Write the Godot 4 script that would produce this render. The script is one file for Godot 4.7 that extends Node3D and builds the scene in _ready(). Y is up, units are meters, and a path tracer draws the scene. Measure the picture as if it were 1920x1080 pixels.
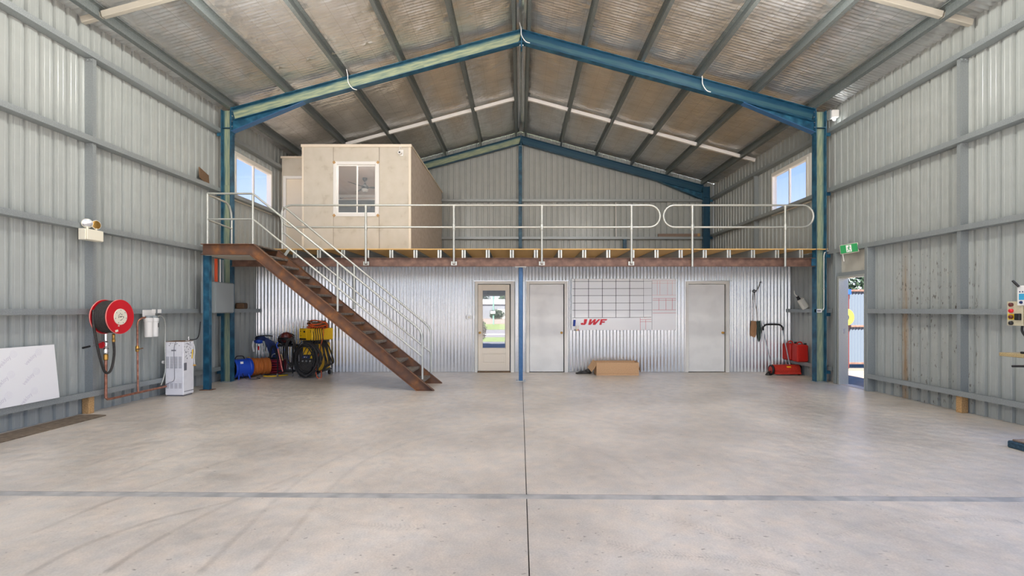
extends Node3D
# A steel portal-frame shed with a mezzanine. Units are metres, y up; the camera stands at x = 0, z = 0 and looks along -z.
# Depths ("d") are metres in front of the camera: z = -d.
const F := 921.0          # focal length in pixels of the 1920 x 1080 frame
const CX := 975.0
const CY := 580.0
const EYE := 1.48
const WL := -6.22         # inner face of the wall cladding
const WR := 6.41
const RIDGE := 0.03
const D1 := 10.02         # portal frame at the front of the mezzanine
const D2 := 16.12         # portal frame at the back wall
const DB := 16.3          # back wall cladding
const DF := -2.6          # front wall cladding (behind the camera)
const DP := 11.55         # partition under the mezzanine
const SLOPE := 0.271
const DECK := 2.71        # top of the mezzanine deck
const LAMP := 3.4         # energy of each high-bay lamp

var M := {}
var used := {}
var rng := RandomNumberGenerator.new()

func at(x: float, y: float, d: float) -> Vector3:
	return Vector3((x - CX) * d / F, EYE - (y - CY) * d / F, -d)

func on_floor(x: float, y: float) -> Vector3:
	var d := EYE * F / (y - CY)
	return Vector3((x - CX) * d / F, 0, -d)

func roof_line(x: float) -> float:      # top of the rafters
	return 7.16 - SLOPE * absf(x - RIDGE)

# ---------------------------------------------------------------- mesh builder
class MB:
	var v := PackedVector3Array()
	var n := PackedVector3Array()
	var uv := PackedVector2Array()
	func tri3(a: Vector3, b: Vector3, c: Vector3, na: Vector3, nb: Vector3, nc: Vector3, ua := Vector2.ZERO, ub := Vector2.ZERO, uc := Vector2.ZERO) -> void:
		if (b - a).cross(c - a).dot(na + nb + nc) > 0.0:
			v.append(a); v.append(c); v.append(b)
			n.append(na); n.append(nc); n.append(nb)
			uv.append(ua); uv.append(uc); uv.append(ub)
		else:
			v.append(a); v.append(b); v.append(c)
			n.append(na); n.append(nb); n.append(nc)
			uv.append(ua); uv.append(ub); uv.append(uc)
	func tri(a: Vector3, b: Vector3, c: Vector3, nn: Vector3) -> void:
		tri3(a, b, c, nn, nn, nn)
	func quad(a: Vector3, b: Vector3, c: Vector3, d: Vector3, nn: Vector3) -> void:
		tri3(a, b, c, nn, nn, nn)
		tri3(a, c, d, nn, nn, nn)
	func quad_uv(a: Vector3, b: Vector3, c: Vector3, d: Vector3, nn: Vector3, ua: Vector2, ub: Vector2, uc: Vector2, ud: Vector2) -> void:
		tri3(a, b, c, nn, nn, nn, ua, ub, uc)
		tri3(a, c, d, nn, nn, nn, ua, uc, ud)
	func quad_n(a: Vector3, b: Vector3, c: Vector3, d: Vector3, na: Vector3, nb: Vector3, nc: Vector3, nd: Vector3) -> void:
		tri3(a, b, c, na, nb, nc)
		tri3(a, c, d, na, nc, nd)
	# box with chamfered edges
	func box(c: Vector3, s: Vector3, b := 0.0, basis := Basis.IDENTITY) -> MB:
		var h := s * 0.5
		b = minf(b, minf(h.x, minf(h.y, h.z)) * 0.9)
		var sg := [-1.0, 1.0]
		var p := func(ax: int, sx: float, sy: float, sz: float) -> Vector3:
			var q := Vector3(sx * (h.x - b), sy * (h.y - b), sz * (h.z - b))
			if ax == 0: q.x = sx * h.x
			elif ax == 1: q.y = sy * h.y
			else: q.z = sz * h.z
			return c + basis * q
		for a in sg:
			quad(p.call(0, a, -1.0, -1.0), p.call(0, a, 1.0, -1.0), p.call(0, a, 1.0, 1.0), p.call(0, a, -1.0, 1.0), basis * Vector3(a, 0, 0))
			quad(p.call(1, -1.0, a, -1.0), p.call(1, 1.0, a, -1.0), p.call(1, 1.0, a, 1.0), p.call(1, -1.0, a, 1.0), basis * Vector3(0, a, 0))
			quad(p.call(2, -1.0, -1.0, a), p.call(2, 1.0, -1.0, a), p.call(2, 1.0, 1.0, a), p.call(2, -1.0, 1.0, a), basis * Vector3(0, 0, a))
		if b > 0.0:
			for a in sg:
				for e in sg:
					quad(p.call(0, a, e, -1.0), p.call(0, a, e, 1.0), p.call(1, a, e, 1.0), p.call(1, a, e, -1.0), basis * Vector3(a, e, 0).normalized())
					quad(p.call(0, a, -1.0, e), p.call(0, a, 1.0, e), p.call(2, a, 1.0, e), p.call(2, a, -1.0, e), basis * Vector3(a, 0, e).normalized())
					quad(p.call(1, -1.0, a, e), p.call(1, 1.0, a, e), p.call(2, 1.0, a, e), p.call(2, -1.0, a, e), basis * Vector3(0, a, e).normalized())
					for g in sg:
						tri(p.call(0, a, e, g), p.call(1, a, e, g), p.call(2, a, e, g), basis * Vector3(a, e, g).normalized())
		return self
	# box between two corner points
	func span(a: Vector3, c: Vector3, b := 0.0) -> MB:
		return box((a + c) * 0.5, (c - a).abs(), b)
	# box-shaped bar from a to b, w across, h along "up"
	func bar(a: Vector3, b: Vector3, w: float, h: float, up := Vector3.UP, bev := 0.0) -> MB:
		var y := (b - a).normalized()
		var x := y.cross(up).normalized()
		var z := x.cross(y)
		return box((a + b) * 0.5, Vector3(w, a.distance_to(b), h), bev, Basis(x, y, z))
	# polygon in the local xy plane pushed along local z by depth
	func prism(poly: PackedVector2Array, xf: Transform3D, depth: float, split := true) -> MB:
		var idx := Geometry2D.triangulate_polygon(poly)
		var zn := xf.basis.z.normalized()
		for i in range(0, idx.size(), 3):
			var q := [poly[idx[i]], poly[idx[i + 1]], poly[idx[i + 2]]]
			tri(xf * Vector3(q[0].x, q[0].y, 0), xf * Vector3(q[1].x, q[1].y, 0), xf * Vector3(q[2].x, q[2].y, 0), -zn)
			tri(xf * Vector3(q[0].x, q[0].y, depth), xf * Vector3(q[1].x, q[1].y, depth), xf * Vector3(q[2].x, q[2].y, depth), zn)
		var area := 0.0
		for i in poly.size():
			area += poly[i].cross(poly[(i + 1) % poly.size()])
		for i in poly.size():
			var a := poly[i]
			var b := poly[(i + 1) % poly.size()]
			var e := (b - a) * signf(area)
			var nn := (xf.basis * Vector3(e.y, -e.x, 0)).normalized()
			quad(xf * Vector3(a.x, a.y, 0), xf * Vector3(b.x, b.y, 0), xf * Vector3(b.x, b.y, depth), xf * Vector3(a.x, a.y, depth), nn)
		return self
	func tube(pts: PackedVector3Array, r: float, sides := 8, r_end := -1.0) -> MB:
		if r_end < 0.0: r_end = r
		var m := pts.size()
		var t0 := (pts[1] - pts[0]).normalized()
		var u := t0.cross(Vector3.UP if absf(t0.y) < 0.9 else Vector3.RIGHT).normalized()
		var prev := []
		var prevn := []
		for i in m:
			var t: Vector3
			if i == 0: t = t0
			elif i == m - 1: t = (pts[i] - pts[i - 1]).normalized()
			else: t = ((pts[i] - pts[i - 1]).normalized() + (pts[i + 1] - pts[i]).normalized()).normalized()
			u = (u - t * u.dot(t)).normalized()
			var w := t.cross(u)
			var rr := lerpf(r, r_end, float(i) / (m - 1))
			if i > 0 and i < m - 1:
				var cs := (pts[i] - pts[i - 1]).normalized().dot(t)
				rr /= maxf(cs, 0.6)
			var ring := []
			var rn := []
			for k in sides:
				var an := TAU * k / sides
				var dd := u * cos(an) + w * sin(an)
				ring.append(pts[i] + dd * rr)
				rn.append(dd)
			if i > 0:
				for k in sides:
					var k2 := (k + 1) % sides
					quad_n(prev[k], prev[k2], ring[k2], ring[k], prevn[k], prevn[k2], rn[k2], rn[k])
			if i == 0 or i == m - 1:
				var nn := -t if i == 0 else t
				for k in sides:
					tri(pts[i], ring[k], ring[(k + 1) % sides], nn)
			prev = ring
			prevn = rn
		return self
	# profile of (radius, height) points turned round local y
	func lathe(prof: PackedVector2Array, xf := Transform3D.IDENTITY, segs := 20, smooth := true) -> MB:
		for i in prof.size() - 1:
			var a := prof[i]
			var b := prof[i + 1]
			var e := b - a
			if e.length() < 1e-6: continue
			var nr := Vector2(e.y, -e.x).normalized()
			for k in segs:
				var t0 := TAU * k / segs
				var t1 := TAU * (k + 1) / segs
				var tm := (t0 + t1) * 0.5
				var pa := xf * Vector3(a.x * cos(t0), a.y, a.x * sin(t0))
				var pb := xf * Vector3(a.x * cos(t1), a.y, a.x * sin(t1))
				var pc := xf * Vector3(b.x * cos(t1), b.y, b.x * sin(t1))
				var pd := xf * Vector3(b.x * cos(t0), b.y, b.x * sin(t0))
				var n0 := (xf.basis * Vector3(nr.x * cos(t0), nr.y, nr.x * sin(t0))).normalized()
				var n1 := (xf.basis * Vector3(nr.x * cos(t1), nr.y, nr.x * sin(t1))).normalized()
				if not smooth:
					n0 = (xf.basis * Vector3(nr.x * cos(tm), nr.y, nr.x * sin(tm))).normalized()
					n1 = n0
				if a.x > 1e-6: tri3(pa, pb, pc, n0, n1, n1)
				if b.x > 1e-6: tri3(pa, pc, pd, n0, n1, n0)
		return self
	func ball(c: Vector3, r: Vector3, segs := 12) -> MB:
		var prof := PackedVector2Array()
		for i in range(0, 9):
			var an := -PI / 2 + PI * i / 8
			prof.append(Vector2(maxf(cos(an), 0.0), sin(an)))
		return lathe(prof, Transform3D(Basis.from_scale(r), c), segs)
	func mesh() -> ArrayMesh:
		var arr := []
		arr.resize(Mesh.ARRAY_MAX)
		arr[Mesh.ARRAY_VERTEX] = v
		arr[Mesh.ARRAY_NORMAL] = n
		arr[Mesh.ARRAY_TEX_UV] = uv
		var m := ArrayMesh.new()
		m.add_surface_from_arrays(Mesh.PRIMITIVE_TRIANGLES, arr)
		return m

func mb() -> MB:
	return MB.new()

# ---------------------------------------------------------------- scene tree helpers
func numbered(called: String) -> String:
	var k: int = used.get(called, 0)
	used[called] = k + 1
	return called if k == 0 else "%s_%03d" % [called, k]

func obj(called: String, b, m: Material, parent: Node = self) -> MeshInstance3D:
	var o := MeshInstance3D.new()
	o.name = numbered(called) if parent == self else called
	o.mesh = b.mesh() if b is MB else b
	o.material_override = m
	parent.add_child(o, true)
	return o

func thing(called: String, label: String, category: String, where := Vector3.ZERO, turn := 0.0, group := "") -> Node3D:
	var o := Node3D.new()
	o.name = numbered(called)
	add_child(o, true)
	o.position = where
	o.rotation.y = turn
	tag(o, label, category, group)
	return o

func tag(o: Node, label: String, category: String, group := "") -> Node:
	o.set_meta("label", label)
	o.set_meta("category", category)
	if group != "": o.set_meta("group", group)
	return o

func setting(called: String, label := "", category := "") -> Node3D:
	var o := Node3D.new()
	o.name = called
	add_child(o, true)
	o.set_meta("kind", "structure")
	if label != "": o.set_meta("label", label)
	if category != "": o.set_meta("category", category)
	return o

# copies of one mesh as children of a thing
func copies(called: String, mesh: Mesh, m: Material, parent: Node, spots: Array) -> void:
	for s in spots:
		var o := MeshInstance3D.new()
		o.name = called
		o.mesh = mesh
		o.material_override = m
		parent.add_child(o, true)
		o.transform = s if s is Transform3D else Transform3D(Basis.IDENTITY, s)

func spots_at(list: Array) -> Array:
	var out := []
	for p in list: out.append(Transform3D(Basis.IDENTITY, p))
	return out

func arc(c: Vector3, u: Vector3, w: Vector3, r: float, a0: float, a1: float, steps := 8) -> PackedVector3Array:
	var out := PackedVector3Array()
	for i in steps + 1:
		var a := lerpf(a0, a1, float(i) / steps)
		out.append(c + (u * cos(a) + w * sin(a)) * r)
	return out

func smooth_path(pts: Array, steps := 6) -> PackedVector3Array:   # Catmull-Rom through the points
	var out := PackedVector3Array()
	for i in pts.size() - 1:
		var p0: Vector3 = pts[maxi(i - 1, 0)]
		var p1: Vector3 = pts[i]
		var p2: Vector3 = pts[i + 1]
		var p3: Vector3 = pts[mini(i + 2, pts.size() - 1)]
		for k in steps:
			out.append(p1.cubic_interpolate(p2, p0, p3, float(k) / steps))
	out.append(pts[pts.size() - 1])
	return out

# ---------------------------------------------------------------- materials
func noise(freq: float, sd: int, kind := FastNoiseLite.TYPE_SIMPLEX_SMOOTH, oct := 4) -> FastNoiseLite:
	var f := FastNoiseLite.new()
	f.noise_type = kind
	f.seed = sd
	f.frequency = freq
	f.fractal_octaves = oct
	return f

# seamless noise coloured by a ramp of stops [[position, Color], ...]
func ramp_tex(f: FastNoiseLite, stops: Array, size := 512) -> ImageTexture:
	var g := Gradient.new()
	g.offsets = PackedFloat32Array(stops.map(func(s): return s[0]))
	g.colors = PackedColorArray(stops.map(func(s): return s[1]))
	var lut := []
	for i in 256: lut.append(g.sample(i / 255.0))
	var src := f.get_seamless_image(size, size).get_data()
	var out := PackedByteArray()
	out.resize(size * size * 3)
	for i in size * size:
		var c: Color = lut[src[i]]
		out[i * 3] = int(c.r * 255)
		out[i * 3 + 1] = int(c.g * 255)
		out[i * 3 + 2] = int(c.b * 255)
	var img := Image.create_from_data(size, size, false, Image.FORMAT_RGB8, out)
	img.generate_mipmaps()
	return ImageTexture.create_from_image(img)

func bump_tex(f: FastNoiseLite, strength: float, size := 512) -> ImageTexture:
	var img := f.get_seamless_image(size, size)
	img.convert(Image.FORMAT_RGBA8)
	img.bump_map_to_normal_map(strength)
	return ImageTexture.create_from_image(img)

func plain(c: Color, rough := 0.6, metal := 0.0) -> StandardMaterial3D:
	var m := StandardMaterial3D.new()
	m.albedo_color = c
	m.roughness = rough
	m.metallic = metal
	return m

func tri_mat(tex: Texture2D, scale: float, rough := 0.6, metal := 0.0, tint := Color.WHITE) -> StandardMaterial3D:
	var m := plain(tint, rough, metal)
	m.albedo_texture = tex
	m.uv1_triplanar = true
	m.uv1_world_triplanar = true
	m.uv1_scale = Vector3.ONE * scale
	return m

func with_bump(m: StandardMaterial3D, t: Texture2D, amount := 1.0) -> StandardMaterial3D:
	m.normal_enabled = true
	m.normal_texture = t
	m.normal_scale = amount
	return m

func rgb(r: int, g: int, b: int) -> Color:
	return Color(r / 255.0, g / 255.0, b / 255.0)

func two(c: Color, spread: float) -> Array:
	return [[0.2, c.darkened(spread)], [0.5, c], [0.8, c.lightened(spread)]]

func make_materials() -> void:
	var crinkle := bump_tex(noise(0.02, 11, FastNoiseLite.TYPE_SIMPLEX_SMOOTH, 4), 6.0)
	var grain := bump_tex(noise(0.08, 12, FastNoiseLite.TYPE_SIMPLEX_SMOOTH, 3), 2.0)
	M.cladding = tri_mat(ramp_tex(noise(0.012, 1), two(rgb(170, 176, 174), 0.02)), 0.4, 0.27)
	M.cladding.metallic_specular = 0.5
	M.cladding_flat = tri_mat(ramp_tex(noise(0.012, 2), two(rgb(199, 196, 184), 0.05)), 0.4, 0.45)
	M.zinc = tri_mat(ramp_tex(noise(0.03, 3, FastNoiseLite.TYPE_CELLULAR, 2), two(rgb(234, 237, 238), 0.015)), 0.6, 0.22, 0.85)
	M.galv = tri_mat(ramp_tex(noise(0.05, 4, FastNoiseLite.TYPE_CELLULAR, 2), [[0.1, rgb(142, 150, 152)], [0.5, rgb(156, 163, 165)], [0.9, rgb(170, 178, 180)]]), 3.5, 0.42, 0.35)
	M.galv_rail = tri_mat(ramp_tex(noise(0.05, 5, FastNoiseLite.TYPE_SIMPLEX, 3), [[0.1, rgb(172, 176, 170)], [0.5, rgb(196, 199, 193)], [0.9, rgb(214, 216, 210)]]), 2.5, 0.38, 0.55)
	M.purlin = tri_mat(ramp_tex(noise(0.04, 6), two(rgb(128, 136, 136), 0.08)), 1.5, 0.42, 0.5)
	M.foil = with_bump(tri_mat(ramp_tex(noise(0.01, 7), [[0.1, rgb(224, 225, 225)], [0.5, rgb(234, 235, 236)], [0.9, rgb(243, 244, 245)]]), 0.3, 0.37, 0.9), crinkle, 1.1)
	M.tape = plain(rgb(224, 220, 210), 0.35, 0.6)
	M.wire = plain(rgb(176, 172, 164), 0.5, 0.6)
	M.rust = tri_mat(ramp_tex(noise(0.016, 8, FastNoiseLite.TYPE_SIMPLEX_SMOOTH, 5), [[0.15, rgb(96, 72, 60)], [0.45, rgb(112, 80, 62)], [0.7, rgb(128, 88, 60)], [0.9, rgb(156, 104, 58)]]), 0.45, 0.6, 0.15)
	M.rust_dark = tri_mat(ramp_tex(noise(0.02, 9, FastNoiseLite.TYPE_SIMPLEX_SMOOTH, 5), [[0.2, rgb(98, 74, 64)], [0.5, rgb(116, 88, 76)], [0.8, rgb(132, 102, 86)]]), 0.6, 0.5, 0.2)
	M.tread = tri_mat(ramp_tex(noise(0.03, 10, FastNoiseLite.TYPE_SIMPLEX_SMOOTH, 4), [[0.2, rgb(104, 95, 87)], [0.5, rgb(122, 113, 105)], [0.8, rgb(142, 133, 123)]]), 0.7, 0.7, 0.1)
	M.blue = tri_mat(ramp_tex(noise(0.02, 13), [[0.15, rgb(18, 62, 86)], [0.5, rgb(29, 83, 111)], [0.85, rgb(50, 108, 134)]]), 0.4, 0.42)
	M.blue_post = tri_mat(ramp_tex(noise(0.02, 14), two(rgb(56, 104, 152), 0.04)), 1.0, 0.45)
	M.primer = tri_mat(ramp_tex(noise(0.016, 15, FastNoiseLite.TYPE_SIMPLEX_SMOOTH, 4), [[0.1, rgb(52, 112, 132)], [0.35, rgb(120, 152, 138)], [0.6, rgb(166, 178, 144)], [0.9, rgb(182, 184, 148)]]), 0.8, 0.45)
	M.deck = tri_mat(ramp_tex(noise(0.06, 16, FastNoiseLite.TYPE_SIMPLEX, 3), two(rgb(214, 172, 106), 0.05)), 2.0, 0.8)
	M.cabin = tri_mat(ramp_tex(noise(0.01, 17, FastNoiseLite.TYPE_SIMPLEX_SMOOTH, 4), [[0.12, rgb(196, 189, 174)], [0.3, rgb(206, 200, 186)], [0.85, rgb(212, 206, 194)]]), 0.5, 0.75)
	M.cabin_side = tri_mat(ramp_tex(noise(0.02, 18, FastNoiseLite.TYPE_SIMPLEX_SMOOTH, 4), [[0.12, rgb(200, 189, 176)], [0.5, rgb(212, 202, 190)], [0.9, rgb(218, 209, 199)]]), 0.6, 0.75)
	M.cream = plain(rgb(232, 222, 204), 0.5)
	M.white = plain(rgb(238, 238, 236), 0.45)
	M.door_paint = tri_mat(ramp_tex(noise(0.008, 19), two(rgb(236, 236, 232), 0.02)), 0.5, 0.4)
	M.frame_paint = plain(rgb(230, 228, 220), 0.45)
	M.old_white = plain(rgb(176, 172, 160), 0.5)
	M.gloss_white = plain(rgb(240, 242, 243), 0.14)
	M.panel_white = plain(rgb(240, 241, 244), 0.3)
	M.brass = plain(rgb(206, 160, 84), 0.3, 0.9)
	M.chrome = plain(rgb(220, 222, 224), 0.2, 0.95)
	M.steel = plain(rgb(176, 178, 180), 0.35, 0.85)
	M.black = plain(rgb(24, 24, 26), 0.5)
	M.rubber = tri_mat(ramp_tex(noise(0.04, 20), two(rgb(52, 49, 46), 0.12)), 2.0, 0.6)
	M.red = plain(rgb(206, 16, 34), 0.35)
	M.red_edge = plain(rgb(226, 130, 120), 0.4)
	M.can_red = plain(rgb(188, 30, 18), 0.45)
	M.sweeper_red = tri_mat(ramp_tex(noise(0.03, 21), two(rgb(190, 46, 30), 0.1)), 2.0, 0.45)
	M.ivory = plain(rgb(234, 230, 212), 0.5)
	M.copper = tri_mat(ramp_tex(noise(0.03, 22), [[0.2, rgb(152, 102, 82)], [0.5, rgb(178, 124, 102)], [0.8, rgb(196, 144, 122)]]), 0.8, 0.35, 0.75)
	M.grey_box = plain(rgb(150, 158, 160), 0.45)
	M.orange = plain(rgb(232, 84, 30), 0.45)
	M.orange_cord = plain(rgb(232, 96, 34), 0.5)
	M.duct = tri_mat(ramp_tex(noise(0.05, 23), two(rgb(206, 124, 58), 0.12)), 3.0, 0.6)
	M.fan_blue = plain(rgb(26, 74, 190), 0.35)
	M.navy = plain(rgb(22, 44, 96), 0.6)
	M.yellow = tri_mat(ramp_tex(noise(0.03, 24), two(rgb(238, 188, 14), 0.06)), 2.0, 0.45)
	M.crimson = plain(rgb(142, 30, 52), 0.5)
	M.card = tri_mat(ramp_tex(noise(0.03, 25), two(rgb(206, 166, 124), 0.04)), 2.0, 0.85)
	M.card_dark = plain(rgb(168, 128, 92), 0.85)
	M.timber = tri_mat(ramp_tex(noise(0.03, 26), two(rgb(196, 156, 104), 0.14)), 3.0, 0.8)
	M.old_timber = tri_mat(ramp_tex(noise(0.03, 27), two(rgb(142, 122, 108), 0.14)), 3.0, 0.85)
	M.brown = tri_mat(ramp_tex(noise(0.04, 28), two(rgb(112, 86, 62), 0.16)), 3.0, 0.85)
	M.mat = with_bump(tri_mat(ramp_tex(noise(0.02, 29), two(rgb(116, 102, 86), 0.1)), 1.0, 0.9), grain, 0.6)
	M.appliance = tri_mat(ramp_tex(noise(0.01, 30), two(rgb(238, 239, 244), 0.02)), 1.0, 0.4)
	M.slot = plain(rgb(120, 122, 130), 0.6)
	M.yellow_plain = plain(rgb(242, 204, 30), 0.5)
	M.cloth_brown = plain(rgb(172, 132, 96), 0.9)
	M.cloth_green = tri_mat(ramp_tex(noise(0.12, 31, FastNoiseLite.TYPE_CELLULAR, 1), [[0.3, rgb(20, 30, 26)], [0.5, rgb(58, 92, 80)], [0.7, rgb(190, 200, 190)]]), 6.0, 0.9)
	M.bottle = plain(rgb(222, 222, 214), 0.45)
	M.green_sign = plain(rgb(8, 148, 76), 0.4)
	M.machine = tri_mat(ramp_tex(noise(0.03, 32), two(rgb(206, 198, 170), 0.03)), 2.0, 0.5)
	M.machine_blue = tri_mat(ramp_tex(noise(0.03, 33), two(rgb(28, 62, 84), 0.15)), 2.0, 0.5)
	M.speckle = tri_mat(ramp_tex(noise(0.09, 34, FastNoiseLite.TYPE_SIMPLEX, 2), [[0.3, rgb(110, 92, 60)], [0.5, rgb(190, 168, 120)], [0.8, rgb(212, 192, 146)]]), 3.0, 0.6)
	M.screen_blue = plain(rgb(60, 168, 214), 0.3)
	M.maroon = plain(rgb(92, 34, 30), 0.35)
	M.ink = plain(rgb(40, 44, 46), 0.6)
	M.ink_red = plain(rgb(206, 74, 92), 0.6)
	M.letter_red = plain(rgb(222, 40, 52), 0.5)
	M.faint = plain(rgb(216, 214, 224), 0.4)
	M.eraser_blue = plain(rgb(36, 68, 158), 0.6)
	M.fan_dark = plain(rgb(46, 48, 50), 0.4)
	M.globe = plain(rgb(196, 196, 192), 0.3)
	M.plaster = plain(rgb(222, 206, 198), 0.85)
	M.blind = plain(rgb(104, 118, 134), 0.7)
	M.apron = tri_mat(ramp_tex(noise(0.02, 35), two(rgb(196, 180, 166), 0.06)), 0.5, 0.9)
	M.yard = tri_mat(ramp_tex(noise(0.02, 39), two(rgb(132, 112, 98), 0.06)), 0.5, 0.9)
	M.asphalt = tri_mat(ramp_tex(noise(0.05, 36), two(rgb(100, 100, 104), 0.06)), 0.4, 0.9)
	M.lawn = tri_mat(ramp_tex(noise(0.05, 37), [[0.2, rgb(72, 94, 34)], [0.5, rgb(96, 118, 48)], [0.8, rgb(118, 130, 64)]]), 0.4, 0.95)
	M.leaf = plain(rgb(66, 92, 54), 0.8)
	M.leaf_dark = plain(rgb(52, 72, 52), 0.85)
	M.bark = plain(rgb(96, 82, 70), 0.9)
	M.far_wall = plain(rgb(128, 132, 138), 0.7)
	M.fence = plain(rgb(90, 101, 112), 0.5, 0.1)
	M.pole_green = plain(rgb(120, 160, 148), 0.6)
	M.gravel = tri_mat(ramp_tex(noise(0.09, 38), two(rgb(96, 88, 74), 0.2)), 1.5, 0.95)
	M.reel_yellow = plain(rgb(238, 186, 52), 0.5)
	var glass := plain(Color(0.92, 0.97, 1.0, 0.08), 0.02)
	glass.transparency = BaseMaterial3D.TRANSPARENCY_ALPHA
	M.glass = glass
	var tinted := plain(Color(0.12, 0.13, 0.14, 0.2), 0.03)
	tinted.transparency = BaseMaterial3D.TRANSPARENCY_ALPHA
	M.tinted = tinted
	var lens := plain(Color(0.9, 0.95, 1.0, 0.35), 0.08)
	lens.transparency = BaseMaterial3D.TRANSPARENCY_ALPHA
	M.lens = lens
	var lamp := plain(Color.WHITE, 0.4)
	lamp.emission_enabled = true
	lamp.emission = Color(1.0, 0.98, 0.94)
	lamp.emission_energy_multiplier = 3.0
	M.lamp = lamp

# ================================================================= scene
func _ready() -> void:
	rng.seed = 7
	camera_and_light()
	make_materials()
	build_floor()
	build_walls()
	build_ceiling()
	build_frames()
	build_outside()
	build_partition()
	build_mezzanine()
	build_stairs()
	build_guard_rails()
	build_cabin()
	build_left_items()
	build_workshop_clutter()
	build_partition_items()
	build_right_items()
	build_lamps()

func camera_and_light() -> void:
	var cam := Camera3D.new()
	cam.name = "camera"
	cam.projection = Camera3D.PROJECTION_FRUSTUM
	var near := 0.05
	cam.set_frustum(1080.0 / F * near, Vector2(960.0 - CX, CY - 540.0) / F * near, near, 400.0)
	cam.position = Vector3(0, EYE, 0)
	add_child(cam)
	cam.current = true
	var env := Environment.new()
	env.background_mode = Environment.BG_SKY
	env.tonemap_mode = Environment.TONE_MAPPER_LINEAR
	env.tonemap_exposure = 1.6
	env.sdfgi_enabled = true
	env.ssao_enabled = true
	env.ssil_enabled = true
	var sky_mat := ProceduralSkyMaterial.new()
	sky_mat.sky_top_color = rgb(24, 122, 218)
	sky_mat.sky_horizon_color = rgb(252, 253, 255)
	sky_mat.sky_curve = 0.12
	sky_mat.sky_energy_multiplier = 1.15
	sky_mat.ground_bottom_color = rgb(150, 146, 140)
	sky_mat.ground_horizon_color = rgb(220, 220, 218)
	sky_mat.sun_angle_max = 4.0
	var sky := Sky.new()
	sky.sky_material = sky_mat
	env.sky = sky
	var we := WorldEnvironment.new()
	we.name = "world"
	we.environment = env
	add_child(we)
	# high sun behind the camera: it falls through the open roller doors on the floor at their foot
	var sun := DirectionalLight3D.new()
	sun.name = "sun"
	sun.light_color = Color(1.0, 0.98, 0.95)
	sun.light_energy = 5.5
	sun.light_angular_distance = 0.6
	sun.sky_mode = DirectionalLight3D.SKY_MODE_LIGHT_ONLY
	sun.shadow_enabled = true
	add_child(sun)
	sun.look_at_from_position(Vector3.ZERO, Vector3(0.1, -0.8, -0.57), Vector3.UP)

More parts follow.
